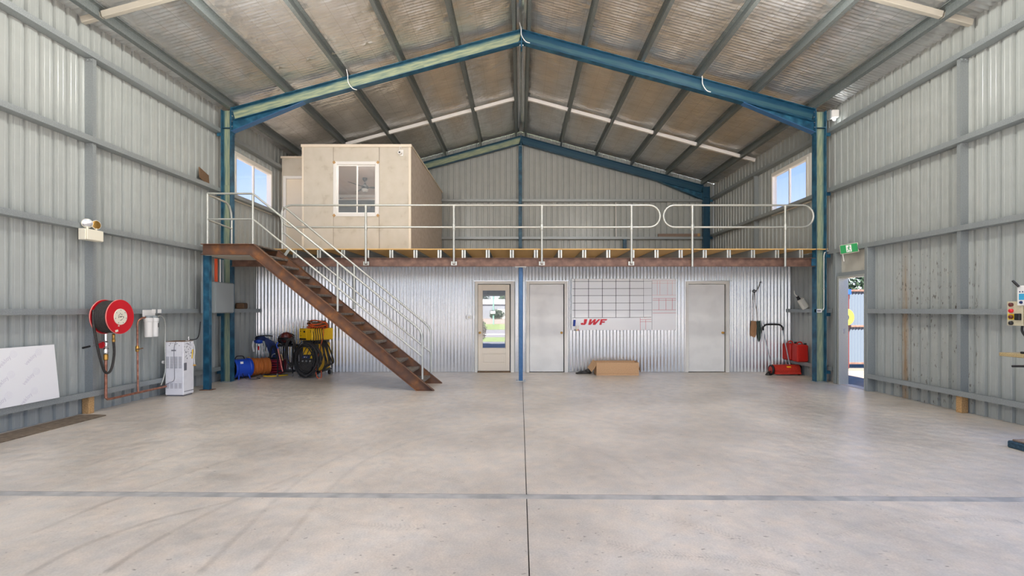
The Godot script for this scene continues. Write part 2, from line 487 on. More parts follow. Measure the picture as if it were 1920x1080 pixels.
# ----------------------------------------------------------------- floor
func floor_texture() -> ImageTexture:
	var s := 2048
	var big := noise(0.0035, 41, FastNoiseLite.TYPE_SIMPLEX_SMOOTH, 5).get_image(s, s).get_data()
	var mid := noise(0.03, 42, FastNoiseLite.TYPE_SIMPLEX_SMOOTH, 4).get_image(s, s).get_data()
	var fine := noise(0.35, 43, FastNoiseLite.TYPE_SIMPLEX, 2).get_image(s, s).get_data()
	# marks: how much dirt lies at each pixel
	var dirt := PackedFloat32Array()
	dirt.resize(s * s)
	var rubber_marks := [
		[[50, 1078], [150, 1025], [280, 978], [390, 950], [520, 916]],
		[[200, 1072], [260, 1032], [350, 982], [450, 935], [560, 890]],
		[[375, 1072], [450, 1000], [525, 930], [600, 875], [690, 832]],
		[[480, 1066], [550, 995], [610, 925], [690, 860], [800, 820], [930, 800]],
		[[200, 900], [320, 855], [440, 815], [600, 780], [800, 766]],
		[[60, 1000], [180, 950], [300, 905], [430, 862], [560, 826]],
		[[1040, 770], [1170, 800], [1300, 845], [1400, 900]],
		[[1090, 790], [1000, 812], [1130, 850], [1210, 900]],
		[[1480, 800], [1580, 850], [1700, 885], [1800, 905]],
		[[1180, 1040], [1330, 970], [1500, 925], [1640, 905]]]
	for k in rubber_marks.size():
		var pts := []
		for q in rubber_marks[k]: pts.append(on_floor(q[0], q[1]))
		stroke(dirt, s, smooth_path(pts, 24), 0.032, 0.05 if k < 6 else 0.03, 0.5)
	var treads := [
		[[1150, 950], [1310, 990], [1410, 1020], [1590, 1075]],
		[[1560, 1005], [1635, 985], [1735, 972], [1860, 972], [1919, 982]],
		[[590, 950], [640, 978], [700, 987], [800, 990]],
		[[780, 884], [820, 892], [870, 905]],
		[[1140, 1020], [1240, 1040], [1330, 1046], [1430, 1060], [1500, 1078]]]
	for line in treads:
		var pts := []
		for q in line: pts.append(on_floor(q[0], q[1]))
		var path := smooth_path(pts, 40)
		for i in path.size() - 1:
			if i % 3 == 0:
				var along := (path[i + 1] - path[i]).normalized()
				var side := Vector3(-along.z, 0, along.x)
				var chev := PackedVector3Array()
				for j in range(-4, 5):
					chev.append(path[i] + side * j * 0.012 - along * absf(j) * 0.006)
				stroke(dirt, s, chev, 0.006, 0.09, 0.7)
		stroke(dirt, s, path, 0.006, 0.08, 0.7)
	for q in [[515, 847, 0.16, 0.16], [420, 892, 0.2, 0.1], [1290, 985, 0.3, 0.08], [1100, 890, 0.12, 0.08], [180, 940, 0.2, 0.07], [1300, 748, 0.7, 0.12], [1180, 740, 0.5, 0.1], [1420, 722, 0.6, 0.16], [1480, 770, 0.35, 0.08]]:
		var c := on_floor(q[0], q[1])
		for k in 14:
			var p := c + Vector3(rng.randfn() * q[2], 0, rng.randfn() * q[2] * 0.7)
			stroke(dirt, s, PackedVector3Array([p, p + Vector3(rng.randf_range(0.02, q[2]), 0, rng.randf_range(-0.03, 0.03))]), q[2] * 0.45, q[3] * 0.3, 1.0)
	for k in 700:
		var p := Vector3(rng.randf_range(-6.2, 6.4), 0, -rng.randf_range(2.3, 11.5))
		if k < 260: p = on_floor(rng.randf_range(0, 1920), rng.randf_range(820, 1080))
		var r := rng.randf_range(0.002, 0.0065)
		stroke(dirt, s, PackedVector3Array([p, p + Vector3(rng.randf_range(-0.03, 0.03), 0, rng.randf_range(-0.012, 0.012))]), r, rng.randf_range(0.2, 0.7), 0.2)
	var out := PackedByteArray()
	out.resize(s * s * 3)
	for i in s * s:
		var g := 1.0 + (big[i] - 128) * 0.0007 + (mid[i] - 128) * 0.0003 + (fine[i] - 128) * 0.0004
		var warm := (big[(i * 7 + 91) % (s * s)] - 128) * 0.0001 + (mid[i] - 128) * 0.0001
		var dk := minf(dirt[i], 0.85)
		g *= 1.0 - dk
		out[i * 3] = clampi(int(203.0 * g * (1.0 + warm) + dk * 20.0), 0, 255)
		out[i * 3 + 1] = clampi(int(194.0 * g + dk * 15.0), 0, 255)
		out[i * 3 + 2] = clampi(int(183.0 * g * (1.0 - warm) + dk * 10.0), 0, 255)
	var img := Image.create_from_data(s, s, false, Image.FORMAT_RGB8, out)
	img.generate_mipmaps()
	return ImageTexture.create_from_image(img)

# soft stroke of dirt along a path on the floor
func stroke(a: PackedFloat32Array, s: int, path: PackedVector3Array, r: float, amount: float, patchy: float) -> void:
	var px := s / 13.0
	var rp := maxf(r * px, 0.7)
	for i in path.size() - 1:
		var n := maxi(1, int(path[i].distance_to(path[i + 1]) * px / maxf(rp * 0.8, 1.0)))
		for k in n:
			var p := path[i].lerp(path[i + 1], float(k) / n)
			var cx := (p.x + 6.5) * px
			var cy := -p.z * px
			var amt := amount * (1.0 - patchy * rng.randf())
			for yy in range(int(cy - rp), int(cy + rp) + 2):
				if yy < 0 or yy >= s: continue
				for xx in range(int(cx - rp), int(cx + rp) + 2):
					if xx < 0 or xx >= s: continue
					var q := ((xx - cx) * (xx - cx) + (yy - cy) * (yy - cy)) / (rp * rp)
					if q < 1.0:
						var j := yy * s + xx
						a[j] = maxf(a[j], 0.0) + (1.0 - q) * amt * (1.0 - a[j])

func slab(parent: Node, called: String, pts: Array, y: float, m: Material, depth := 0.12) -> void:
	var b := mb()
	var q := []
	for p in pts: q.append(Vector3(p.x, y, -p.y))
	var u := func(p: Vector3) -> Vector2: return Vector2((p.x + 6.5) / 13.0, -p.z / 13.0)
	b.quad_uv(q[0], q[1], q[2], q[3], Vector3.UP, u.call(q[0]), u.call(q[1]), u.call(q[2]), u.call(q[3]))
	var c: Vector3 = (q[0] + q[1] + q[2] + q[3]) / 4.0
	for i in 4:
		var p0: Vector3 = q[i]
		var p1: Vector3 = q[(i + 1) % 4]
		var nn := (p1 - p0).cross(Vector3.UP).normalized()
		if nn.dot(c - p0) > 0.0: nn = -nn
		b.quad(p0, p1, p1 - Vector3(0, depth, 0), p0 - Vector3(0, depth, 0), nn)
	b.quad(q[0] - Vector3(0, depth, 0), q[1] - Vector3(0, depth, 0), q[2] - Vector3(0, depth, 0), q[3] - Vector3(0, depth, 0), Vector3.DOWN)
	obj(called, b, m, parent)

func build_floor() -> void:
	var m := plain(Color.WHITE, 0.5)
	m.albedo_texture = floor_texture()
	m.metallic_specular = 0.5
	var rough := ramp_tex(noise(0.04, 44, FastNoiseLite.TYPE_SIMPLEX_SMOOTH, 5), [[0.15, Color(0.28, 0.28, 0.28)], [0.5, Color(0.33, 0.33, 0.33)], [0.85, Color(0.4, 0.4, 0.4)]], 1024)
	m.roughness_texture = rough
	m.roughness = 1.0
	m.roughness_texture_channel = BaseMaterial3D.TEXTURE_CHANNEL_RED
	with_bump(m, bump_tex(noise(0.05, 45, FastNoiseLite.TYPE_SIMPLEX_SMOOTH, 5), 3.0, 1024), 0.22)
	M.floor = m
	var f := setting("floor", "smooth worn concrete slab floor with saw cut and joint")
	var jd := func(x: float) -> float: return 3.885 - 0.016 * x
	var a := WL - 0.1
	var z := WR + 0.1
	var c := 0.052
	var g := 0.0035
	var w := 0.05
	slab(f, "slab", [Vector2(a, DF - 0.1), Vector2(c - g, DF - 0.1), Vector2(c - g, jd.call(c) - w), Vector2(a, jd.call(a) - w)], 0.0, m)
	slab(f, "slab", [Vector2(c + g, DF - 0.1), Vector2(z, DF - 0.1), Vector2(z, jd.call(z) - w), Vector2(c + g, jd.call(c) - w)], 0.0, m)
	slab(f, "slab", [Vector2(a, jd.call(a) + w), Vector2(c - g, jd.call(c) + w), Vector2(c - g, DB), Vector2(a, DB)], 0.0, m)
	slab(f, "slab", [Vector2(c + g, jd.call(c) + w), Vector2(z, jd.call(z) + w), Vector2(z, DB), Vector2(c + g, DB)], 0.0, m)
	var fill := tri_mat(ramp_tex(noise(0.03, 46, FastNoiseLite.TYPE_SIMPLEX_SMOOTH, 4), [[0.2, rgb(150, 150, 149)], [0.5, rgb(172, 171, 169)], [0.85, rgb(190, 188, 184)]]), 0.25, 0.45)
	slab(f, "joint_filler", [Vector2(a, jd.call(a) - w + 0.004), Vector2(z, jd.call(z) - w + 0.004), Vector2(z, jd.call(z) + w - 0.004), Vector2(a, jd.call(a) + w - 0.004)], -0.0015, fill, 0.05)
	obj("base_course", mb().span(Vector3(a, -0.16, -DF), Vector3(z, -0.03, -DB)), plain(rgb(70, 66, 60), 0.9), f)

# ----------------------------------------------------------------- walls
const PITCH := 0.19
func rib(u: float) -> float:      # outward offset of the cladding profile
	var k := fposmod(u, PITCH) - PITCH * 0.5
	var q := absf(k)
	if q < 0.019: return 0.034
	if q < 0.031: return 0.034 * (0.031 - q) / 0.012
	var e := absf(q - 0.058)
	if e < 0.005: return 0.0025 * (1.0 - e / 0.005)
	return 0.0

func rib_points(u0: float, u1: float) -> PackedFloat32Array:
	var out := PackedFloat32Array([u0])
	var k0 := floori(u0 / PITCH) - 1
	for k in range(k0, k0 + int((u1 - u0) / PITCH) + 4):
		var c := (k + 0.5) * PITCH
		for e in [-0.063, -0.058, -0.053, -0.031, -0.019, 0.019, 0.031, 0.053, 0.058, 0.063]:
			var u: float = c + e
			if u > u0 + 0.0005 and u < u1 - 0.0005: out.append(u)
	out.append(u1)
	return out

func sheet(parent: Node, called: String, place: Callable, us: PackedFloat32Array, prof: Callable, y0: float, top: Callable, m: Material, smooth := false) -> void:
	var b := mb()
	for side in 2:
		for i in us.size() - 1:
			var ua := us[i]
			var ub := us[i + 1]
			var oa: float = prof.call(ua + 0.00005) + side * 0.004
			var ob: float = prof.call(ub - 0.00005) + side * 0.004
			var p0: Vector3 = place.call(ua, y0, oa)
			var p1: Vector3 = place.call(ub, y0, ob)
			var p2: Vector3 = place.call(ub, maxf(top.call(ub), y0 + 0.001), ob)
			var p3: Vector3 = place.call(ua, maxf(top.call(ua), y0 + 0.001), oa)
			var nn := (p1 - p0).cross(Vector3.UP).normalized()
			var inward: Vector3 = (place.call(ua, y0, -1.0) - place.call(ua, y0, 0.0))
			if nn.dot(inward) < 0.0: nn = -nn
			if side == 1: nn = -nn
			if smooth:
				var ns := []
				for u in [ua, ub]:
					var q0: Vector3 = place.call(u - 0.0005, y0, prof.call(u - 0.0005))
					var q1: Vector3 = place.call(u + 0.0005, y0, prof.call(u + 0.0005))
					var ns0 := (q1 - q0).cross(Vector3.UP).normalized()
					ns.append(ns0 if ns0.dot(nn) > 0.0 else -ns0)
				b.quad_n(p0, p1, p2, p3, ns[0], ns[1], ns[1], ns[0])
			else:
				b.quad(p0, p1, p2, p3, nn)
	obj(called, b, m, parent)

# cladding from u0 to u1 in sheets of four ribs, left open at the openings [u0, u1, y0, y1]
func clad(parent: Node, place: Callable, u0: float, u1: float, y0: float, top: Callable, openings: Array, stained := []) -> void:
	var edges := [u0, u1]
	var k := ceilf((u0 + 0.05) / 0.76)
	while k * 0.76 < u1 - 0.05:
		edges.append(k * 0.76)
		k += 1
	for o in openings: edges.append_array([o[0], o[1]])
	edges.sort()
	for i in edges.size() - 1:
		var a: float = edges[i]
		var b: float = edges[i + 1]
		if b - a < 0.004: continue
		var us := rib_points(a, b)
		var m: Material = M.cladding
		for s in stained:
			if s > a and s < b: m = M.cladding_stained
		var hit := false
		for o in openings:
			if (a + b) * 0.5 > o[0] and (a + b) * 0.5 < o[1]:
				hit = true
				if o[2] > y0 + 0.01: sheet(parent, "cladding_sheet", place, us, rib, y0, func(_u): return o[2], m)
				sheet(parent, "cladding_sheet", place, us, rib, o[3], top, m)
		if not hit: sheet(parent, "cladding_sheet", place, us, rib, y0, top, m)

# Z-girt along a wall: web flat, inner flange turned up
const GIRT := [Vector2(0, 0), Vector2(0.15, 0), Vector2(0.15, 0.078), Vector2(0.134, 0.078), Vector2(0.134, 0.075), Vector2(0.147, 0.075), Vector2(0.147, 0.003), Vector2(0.003, 0.003), Vector2(0.003, 0.06), Vector2(0, 0.06)]
func girt(parent: Node, from: Vector3, to: Vector3, inward: Vector3) -> void:
	var along := to - from
	obj("girt", mb().prism(PackedVector2Array(GIRT), Transform3D(Basis(inward, Vector3.UP, along.normalized()), from), along.length()), M.galv, parent)

func stud(parent: Node, x: float, d: float, y0: float, y1: float, inward: float) -> void:
	var p := PackedVector2Array([Vector2(0.002, 0), Vector2(0.115, 0), Vector2(0.115, 0.06), Vector2(0.112, 0.06), Vector2(0.112, 0.003), Vector2(0.005, 0.003), Vector2(0.005, 0.06), Vector2(0.002, 0.06)])
	obj("stud", mb().prism(p, Transform3D(Basis(Vector3(inward, 0, 0), Vector3(0, 0, -1), Vector3.UP), Vector3(x, y0, -d)), y1 - y0), M.galv, parent)
	var b := mb()
	b.span(Vector3(x + inward * 0.02, y1 - 0.05, -d + 0.004), Vector3(x + inward * 0.12, y1 - 0.002, -d + 0.009), 0.001)
	for k in 2: b.ball(Vector3(x + inward * (0.045 + 0.05 * k), y1 - 0.026, -d + 0.01), Vector3(0.009, 0.009, 0.008), 8)
	obj("stud_bracket", b, M.galv, parent)

const GIRTS := [5.07, 3.86, 2.6, 1.41, 0.24]

func build_walls() -> void:
	# rust runs and dirt on two sheets of the side wall
	var st := FastNoiseLite.new()
	st.seed = 51
	var img := Image.create(256, 1024, false, Image.FORMAT_RGB8)
	var nz := noise(0.02, 52)
	for y in 1024:
		for x in 256:
			var c := rgb(168, 173, 170).darkened(0.04 * (nz.get_noise_2d(x, y) + 0.3))
			var run := exp(-pow((x - 96.0 - 4.0 * nz.get_noise_1d(y * 2.0)) / 13.0, 2.0)) * clampf((y - 560.0) / 260.0, 0.0, 1.0) * (0.6 + 0.5 * nz.get_noise_2d(x * 6.0, y * 0.6))
			c = c.lerp(rgb(150, 104, 58), clampf(run * 0.75, 0.0, 0.8))
			var sp := nz.get_noise_2d(x * 5.0 + 300.0, y * 1.6)
			if sp > 0.46 and y > 620: c = c.lerp(rgb(84, 80, 72), (sp - 0.33) * 3.0)
			img.set_pixel(x, y, c)
	img.generate_mipmaps()
	var sm := plain(Color.WHITE, 0.45)
	sm.albedo_texture = ImageTexture.create_from_image(img)
	sm.uv1_triplanar = true
	sm.uv1_world_triplanar = true
	sm.uv1_scale = Vector3(1.0 / 1.52, 1.0 / 6.0, 1.0 / 1.52)
	sm.uv1_offset = Vector3(0.0, 0.0, 0.0)
	M.cladding_stained = sm

	var left := setting("wall_left", "ribbed metal clad side wall of the shed with galvanised girts")
	var right := setting("wall_right", "ribbed metal clad side wall with an open doorway")
	var back := setting("wall_back", "ribbed metal clad gable wall behind the mezzanine")
	var front := setting("wall_front", "ribbed metal clad gable wall with open roller doors")
	var pl := func(u: float, y: float, o: float) -> Vector3: return Vector3(WL - o, y, -u)
	var pr := func(u: float, y: float, o: float) -> Vector3: return Vector3(WR + o, y, -u)
	var pb := func(u: float, y: float, o: float) -> Vector3: return Vector3(u, y, -(DB + o))
	var pf := func(u: float, y: float, o: float) -> Vector3: return Vector3(u, y, -(DF - o))
	var eave_l := func(_u): return roof_line(WL) + 0.2
	var eave_r := func(_u): return roof_line(WR) + 0.185
	var gable := func(u): return roof_line(u) + 0.211
	var win_l := [10.62, 12.2, 3.9, 4.86]
	var win_r := [10.85, 12.4, 3.9, 4.86]
	var door_r := [8.93, 9.72, 0.0, 2.13]
	clad(left, pl, DF, DB, -0.03, eave_l, [win_l, [13.6, 15.1, 3.9, 4.86]])
	clad(right, pr, DF, DB, -0.03, eave_r, [win_r, door_r, [-2.3, 5.6, 0.0, 5.0]], [8.0, 7.3])
	clad(back, pb, WL, WR, -0.03, gable, [[-1.75, -0.45, 0.06, 1.97]])
	clad(front, pf, WL, WR, -0.03, gable, [[-5.8, 6.0, 0.0, 5.2]])
	for y in GIRTS:
		girt(left, Vector3(WL + 0.002, y, -DF), Vector3(WL + 0.002, y, -DB + 0.01), Vector3.RIGHT)
		var cuts := [[DF, DB]]
		if y < 2.2: cuts = [[DF, -2.4], [5.7, 8.93], [9.86, DB]]
		elif y < 4.8: cuts = [[DF, -2.4], [5.7, DB]]
		for c in cuts:
			girt(right, Vector3(WR - 0.002, y, -c[0]), Vector3(WR - 0.002, y, -c[1] + 0.01), Vector3.LEFT)
	for d in [0.6, 7.02, 13.2]:
		for i in GIRTS.size() - 1:
			if GIRTS[i + 1] > 0.1:
				stud(left, WL, d, GIRTS[i + 1] + 0.004, GIRTS[i] - 0.001, 1.0)
				if d > 1.0: stud(right, WR, d, GIRTS[i + 1] + 0.004, GIRTS[i] - 0.001, -1.0)
	for y in [5.03, 3.79]:
		girt(back, Vector3(-5.9, y, -DB + 0.002), Vector3(6.1, y, -DB + 0.002), Vector3(0, 0, 1))
	# steel posts of the doorway in the side wall, wall infill over it
	for d in [8.9, 9.79]:
		obj("door_post", mb().span(Vector3(WR - 0.15, 0.0, -d + 0.045), Vector3(WR - 0.002, 2.6, -d - 0.03), 0.004), M.galv, right)
	obj("door_header", mb().span(Vector3(WR - 0.12, 2.13, -8.93), Vector3(WR - 0.002, 2.2, -9.76), 0.003), M.galv, right)
	obj("door_infill", mb().span(Vector3(WR - 0.03, 2.2, -8.93), Vector3(WR - 0.022, 2.6, -9.76), 0.001), M.cladding_flat, right)
	# posts and header of the open roller door in the side wall
	for d in [-2.36, 5.66]:
		obj("door_post", mb().span(Vector3(WR - 0.15, 0.0, -d + 0.05), Vector3(WR - 0.002, 5.06, -d - 0.05), 0.004), M.galv, right)
	obj("door_header", mb().span(Vector3(WR - 0.15, 5.0, 2.31), Vector3(WR - 0.002, 5.06, -5.61), 0.004), M.galv, right)
	# timber packers under the bottom girts
	for p in [[WL + 0.02, 6.95], [WR - 0.12, 7.0]]:
		obj("timber_packer", mb().span(Vector3(p[0], 0.0, -p[1]), Vector3(p[0] + 0.1, 0.239, -p[1] - 0.09), 0.004), M.timber, left if p[0] < 0.0 else right)
	window_in_wall("window_1", WL, 1.0, win_l, "white framed sliding window above the stair landing")
	window_in_wall("window_4", WL, 1.0, [13.6, 15.1, 3.9, 4.86], "white framed sliding window inside the office cabin")
	window_in_wall("window_2", WR, -1.0, win_r, "white framed sliding window beside the end of the guard rail")

func window_in_wall(called: String, x: float, s: float, w: Array, label: String) -> void:
	var o := setting(called, label)
	var b := mb()
	var xa := x - s * 0.05
	var xb := x + s * 0.07
	b.span(Vector3(xa, w[2], -w[0]), Vector3(xb, w[3], -w[0] - 0.05), 0.004)
	b.span(Vector3(xa, w[2], -w[1] + 0.05), Vector3(xb, w[3], -w[1]), 0.004)
	b.span(Vector3(xa, w[2], -w[0] - 0.05), Vector3(xb, w[2] + 0.05, -w[1] + 0.05), 0.004)
	b.span(Vector3(xa, w[3] - 0.05, -w[0] - 0.05), Vector3(xb, w[3], -w[1] + 0.05), 0.004)
	obj("window_frame", b, M.frame_paint, o)
	var t := mb()
	for q in [[w[0] - 0.06, w[0], w[2] - 0.06, w[3] + 0.06], [w[1], w[1] + 0.06, w[2] - 0.06, w[3] + 0.06]]:
		t.span(Vector3(x + s * 0.002, q[2], -q[0]), Vector3(x + s * 0.035, q[3], -q[1]), 0.003)
	for q in [[w[2] - 0.06, w[2]], [w[3], w[3] + 0.06]]:
		t.span(Vector3(x + s * 0.002, q[0], -w[0]), Vector3(x + s * 0.035, q[1], -w[1]), 0.003)
	obj("window_trim", t, M.frame_paint, o)
	var mid: float = (w[0] + w[1]) * 0.5
	obj("mullion", mb().span(Vector3(x + s * 0.0, w[2] + 0.05, -mid + 0.02), Vector3(x + s * 0.045, w[3] - 0.05, -mid - 0.02), 0.003), M.frame_paint, o)
	for k in 2:
		var d0: float = w[0] + 0.05 if k == 0 else mid + 0.02
		var d1: float = mid - 0.02 if k == 0 else w[1] - 0.05
		obj("pane", mb().span(Vector3(x + s * (0.018 + 0.012 * k), w[2] + 0.05, -d0), Vector3(x + s * (0.022 + 0.012 * k), w[3] - 0.05, -d1)), M.glass, o)

# ----------------------------------------------------------------- ceiling
const PURLINS := [0.12, 1.27, 2.42, 3.57, 4.73, 5.9]
func build_ceiling() -> void:
	var c := setting("ceiling", "silver foil insulation over galvanised purlins under the pitched roof")
	var nz := noise(0.9, 61, FastNoiseLite.TYPE_SIMPLEX_SMOOTH, 3)
	var wob := noise(3.5, 62, FastNoiseLite.TYPE_SIMPLEX_SMOOTH, 2)
	var ang := atan(SLOPE)
	for s in [-1.0, 1.0]:
		var reach: float = (RIDGE - WL if s < 0.0 else WR - RIDGE) + 0.03
		# foil blankets from eave to ridge
		var strips := 15
		var wide := (D2 + 0.02 + 2.75) / strips
		for k in strips:
			var d0 := -2.75 + k * wide - 0.02
			var nu := 116
			var nv := 26
			var hh := []
			for i in nu + 1:
				var d := d0 + (wide + 0.04) * i / nu
				var row := PackedVector3Array()
				for j in nv + 1:
					var t := 0.05 + (reach - 0.05) * j / nv
					var near := 1.0
					for p in PURLINS: near = minf(near, absf(t - p) / 0.45)
					near = clampf(near, 0.0, 1.0)
					var edge := minf(float(i) / nu, 1.0 - float(i) / nu)
					var y := roof_line(RIDGE + s * t) + 0.173
					y += near * (-0.004 + 0.016 * nz.get_noise_2d(t * s, d) + 0.006 * wob.get_noise_2d(t * s * 0.4, d * 2.0))
					y += 0.008 * cos(TAU * d / 0.0762 + 1.2 * wob.get_noise_2d(t, d)) * near
					y += 0.008 * clampf(1.0 - edge / 0.04, 0.0, 1.0) * (1.0 if k % 2 == 0 else 0.3)
					row.append(Vector3(RIDGE + s * t, y, -d))
				hh.append(row)
			var b := mb()
			var nrm := []
			for i in nu + 1:
				var row := PackedVector3Array()
				for j in nv + 1:
					var du: Vector3 = hh[mini(i + 1, nu)][j] - hh[maxi(i - 1, 0)][j]
					var dv: Vector3 = hh[i][mini(j + 1, nv)] - hh[i][maxi(j - 1, 0)]
					var nn := du.cross(dv).normalized()
					row.append(nn if nn.y < 0.0 else -nn)
				nrm.append(row)
			for i in nu:
				for j in nv:
					b.quad_n(hh[i][j], hh[i + 1][j], hh[i + 1][j + 1], hh[i][j + 1], nrm[i][j], nrm[i + 1][j], nrm[i + 1][j + 1], nrm[i][j + 1])
			obj("foil_blanket", b, M.foil, c)
		# metal roof above the foil
		var rb := mb()
		var x0: float = RIDGE + s * 0.0
		var x1: float = RIDGE + s * (reach + 0.35)
		rb.bar(Vector3(x0, roof_line(x0) + 0.225, -(DF + DB) * 0.5), Vector3(x1, roof_line(x1) + 0.225, -(DF + DB) * 0.5), DB - DF + 0.7, 0.02, Vector3.UP)
		obj("roof_sheeting", rb, M.zinc, c)
		# purlins on the rafters
		for p in PURLINS:
			var x: float = RIDGE + s * p
			var poly := PackedVector2Array([Vector2(0, 0), Vector2(0.064, 0), Vector2(0.064, 0.016), Vector2(0.061, 0.016), Vector2(0.061, 0.003), Vector2(0.003, 0.003), Vector2(0.003, 0.152), Vector2(-0.061, 0.152), Vector2(-0.061, 0.14), Vector2(-0.064, 0.14), Vector2(-0.064, 0.155), Vector2(0, 0.155)])
			var xf := Transform3D(Basis(Vector3(0, 0, 1), -s * ang) * Basis(Vector3(s, 0, 0), Vector3.UP, Vector3(0, 0, -1)), Vector3(x, roof_line(x) + 0.003, -(DF - 0.05)))
			obj("purlin", mb().prism(poly, xf, D2 + 0.08 - DF), M.purlin, c)
		# bridging channels between the purlins in the middle of each bay
		for d in [6.9, 13.25]:
			for i in PURLINS.size() - 1:
				var xa: float = RIDGE + s * (PURLINS[i] + 0.01)
				var xb: float = RIDGE + s * (PURLINS[i + 1] - 0.01)
				obj("bridging", mb().bar(Vector3(xa, roof_line(xa) + 0.05, -d), Vector3(xb, roof_line(xb) + 0.05, -d), 0.07, 0.09, Vector3.UP, 0.006), M.white if d > 10.0 else M.old_white, c)
			var xe: float = RIDGE + s * (PURLINS[5] + 0.01)
			var xw: float = RIDGE + s * (reach - 0.1)
			obj("bridging", mb().bar(Vector3(xe, roof_line(xe) + 0.05, -d), Vector3(xw, roof_line(xw) + 0.05, -d), 0.07, 0.09, Vector3.UP, 0.006), M.white if d > 10.0 else M.old_white, c)
		# safety wire under the foil
		var w := mb()
		var t := 0.3
		while t < reach - 0.05:
			var x: float = RIDGE + s * t
			w.bar(Vector3(x, roof_line(x) + 0.157, 2.6), Vector3(x, roof_line(x) + 0.157, -D2), 0.002, 0.002)
			t += 0.29
		var dd := DF + 0.1
		while dd < D2:
			var x2: float = RIDGE + s * 0.1
			var x3: float = RIDGE + s * reach
			w.bar(Vector3(x2, roof_line(x2) + 0.158, -dd), Vector3(x3, roof_line(x3) + 0.158, -dd), 0.0015, 0.0015)
			dd += 0.3
		var wo := obj("safety_wire", w, M.wire, c)
		wo.set_meta("kind", "stuff")
		# torn ends of joining tape hanging from the foil in front of the frame
		for k in 9:
			var t2: float = 0.9 + k * 0.52 + rng.randf_range(-0.1, 0.1)
			if s > 0.0 or t2 > reach - 0.6: continue
			var x: float = RIDGE + s * t2
			var wd := rng.randf_range(0.06, 0.12)
			var hg := rng.randf_range(0.08, 0.24)
			var tri_poly := PackedVector2Array([Vector2(-wd, 0), Vector2(wd, 0), Vector2(wd * 0.3, hg * 0.35), Vector2(wd * 0.1, hg), Vector2(-wd * 0.4, hg * 0.4)])
			var tf := Transform3D(Basis(Vector3(1, -s * SLOPE, 0).normalized(), Vector3(0, -0.25, 1).normalized(), Vector3(0, 1, 0.25).normalized()), Vector3(x, roof_line(x) + 0.138, -9.35))
			obj("tape_end", mb().prism(tri_poly, tf, 0.002), M.tape, c)

# ----------------------------------------------------------------- portal frames
# sprayed web: primer showing between the blue edges
func overspray(mid: float, half: float, sd: int, strength := 1.0) -> StandardMaterial3D:
	var nz := noise(0.02, sd)
	var img := Image.create(512, 128, false, Image.FORMAT_RGB8)
	for y in 128:
		for x in 512:
			var n := nz.get_noise_2d(x * 0.5, y) * 0.5 + nz.get_noise_2d(x * 2.0, y * 3.0) * 0.15
			var q := 1.0 - smoothstep(half * 0.55, half * 1.25, absf(y / 127.0 - mid) + n * 0.22)
			var c := rgb(20, 68, 94).lerp(rgb(164, 172, 140), q * strength * (0.86 + 0.3 * nz.get_noise_2d(x + 900, y * 2)))
			img.set_pixel(x, y, c.lightened(0.05 * n))
	img.generate_mipmaps()
	var m := plain(Color.WHITE, 0.42)
	m.albedo_texture = ImageTexture.create_from_image(img)
	return m

# I-section member: a, b run along the outer (top) flange; "down" points to the other flange; z is across
func i_member(parent: Node, called: String, a: Vector3, b: Vector3, down: Vector3, h: float, w: float, web_mat: Material) -> void:
	var t := 0.011
	var m := mb()
	var dir := (b - a).normalized()
	for q in [t * 0.5, h - t * 0.5]:
		m.box((a + b) * 0.5 + down * q, Vector3(a.distance_to(b), t, w), 0.002, Basis(dir, -down, dir.cross(-down)))
	var o := obj(called, m, M.blue, parent)
	var wb := mb()
	var zt := Vector3(0, 0, 0.004)
	var ln := a.distance_to(b) * 0.25
	for s in [1.0, -1.0]:
		wb.quad_uv(a + down * t + zt * s, b + down * t + zt * s, b + down * (h - t) + zt * s, a + down * (h - t) + zt * s, Vector3(0, 0, s), Vector2(0, 0), Vector2(ln, 0), Vector2(ln, 1), Vector2(0, 1))
	obj("web", wb, web_mat, o)

func bolt_mesh() -> ArrayMesh:
	return mb().lathe(PackedVector2Array([Vector2(0.013, 0), Vector2(0.013, 0.01), Vector2(0.007, 0.01), Vector2(0.007, 0.022), Vector2(0, 0.022)]), Transform3D.IDENTITY, 6, false).mesh()

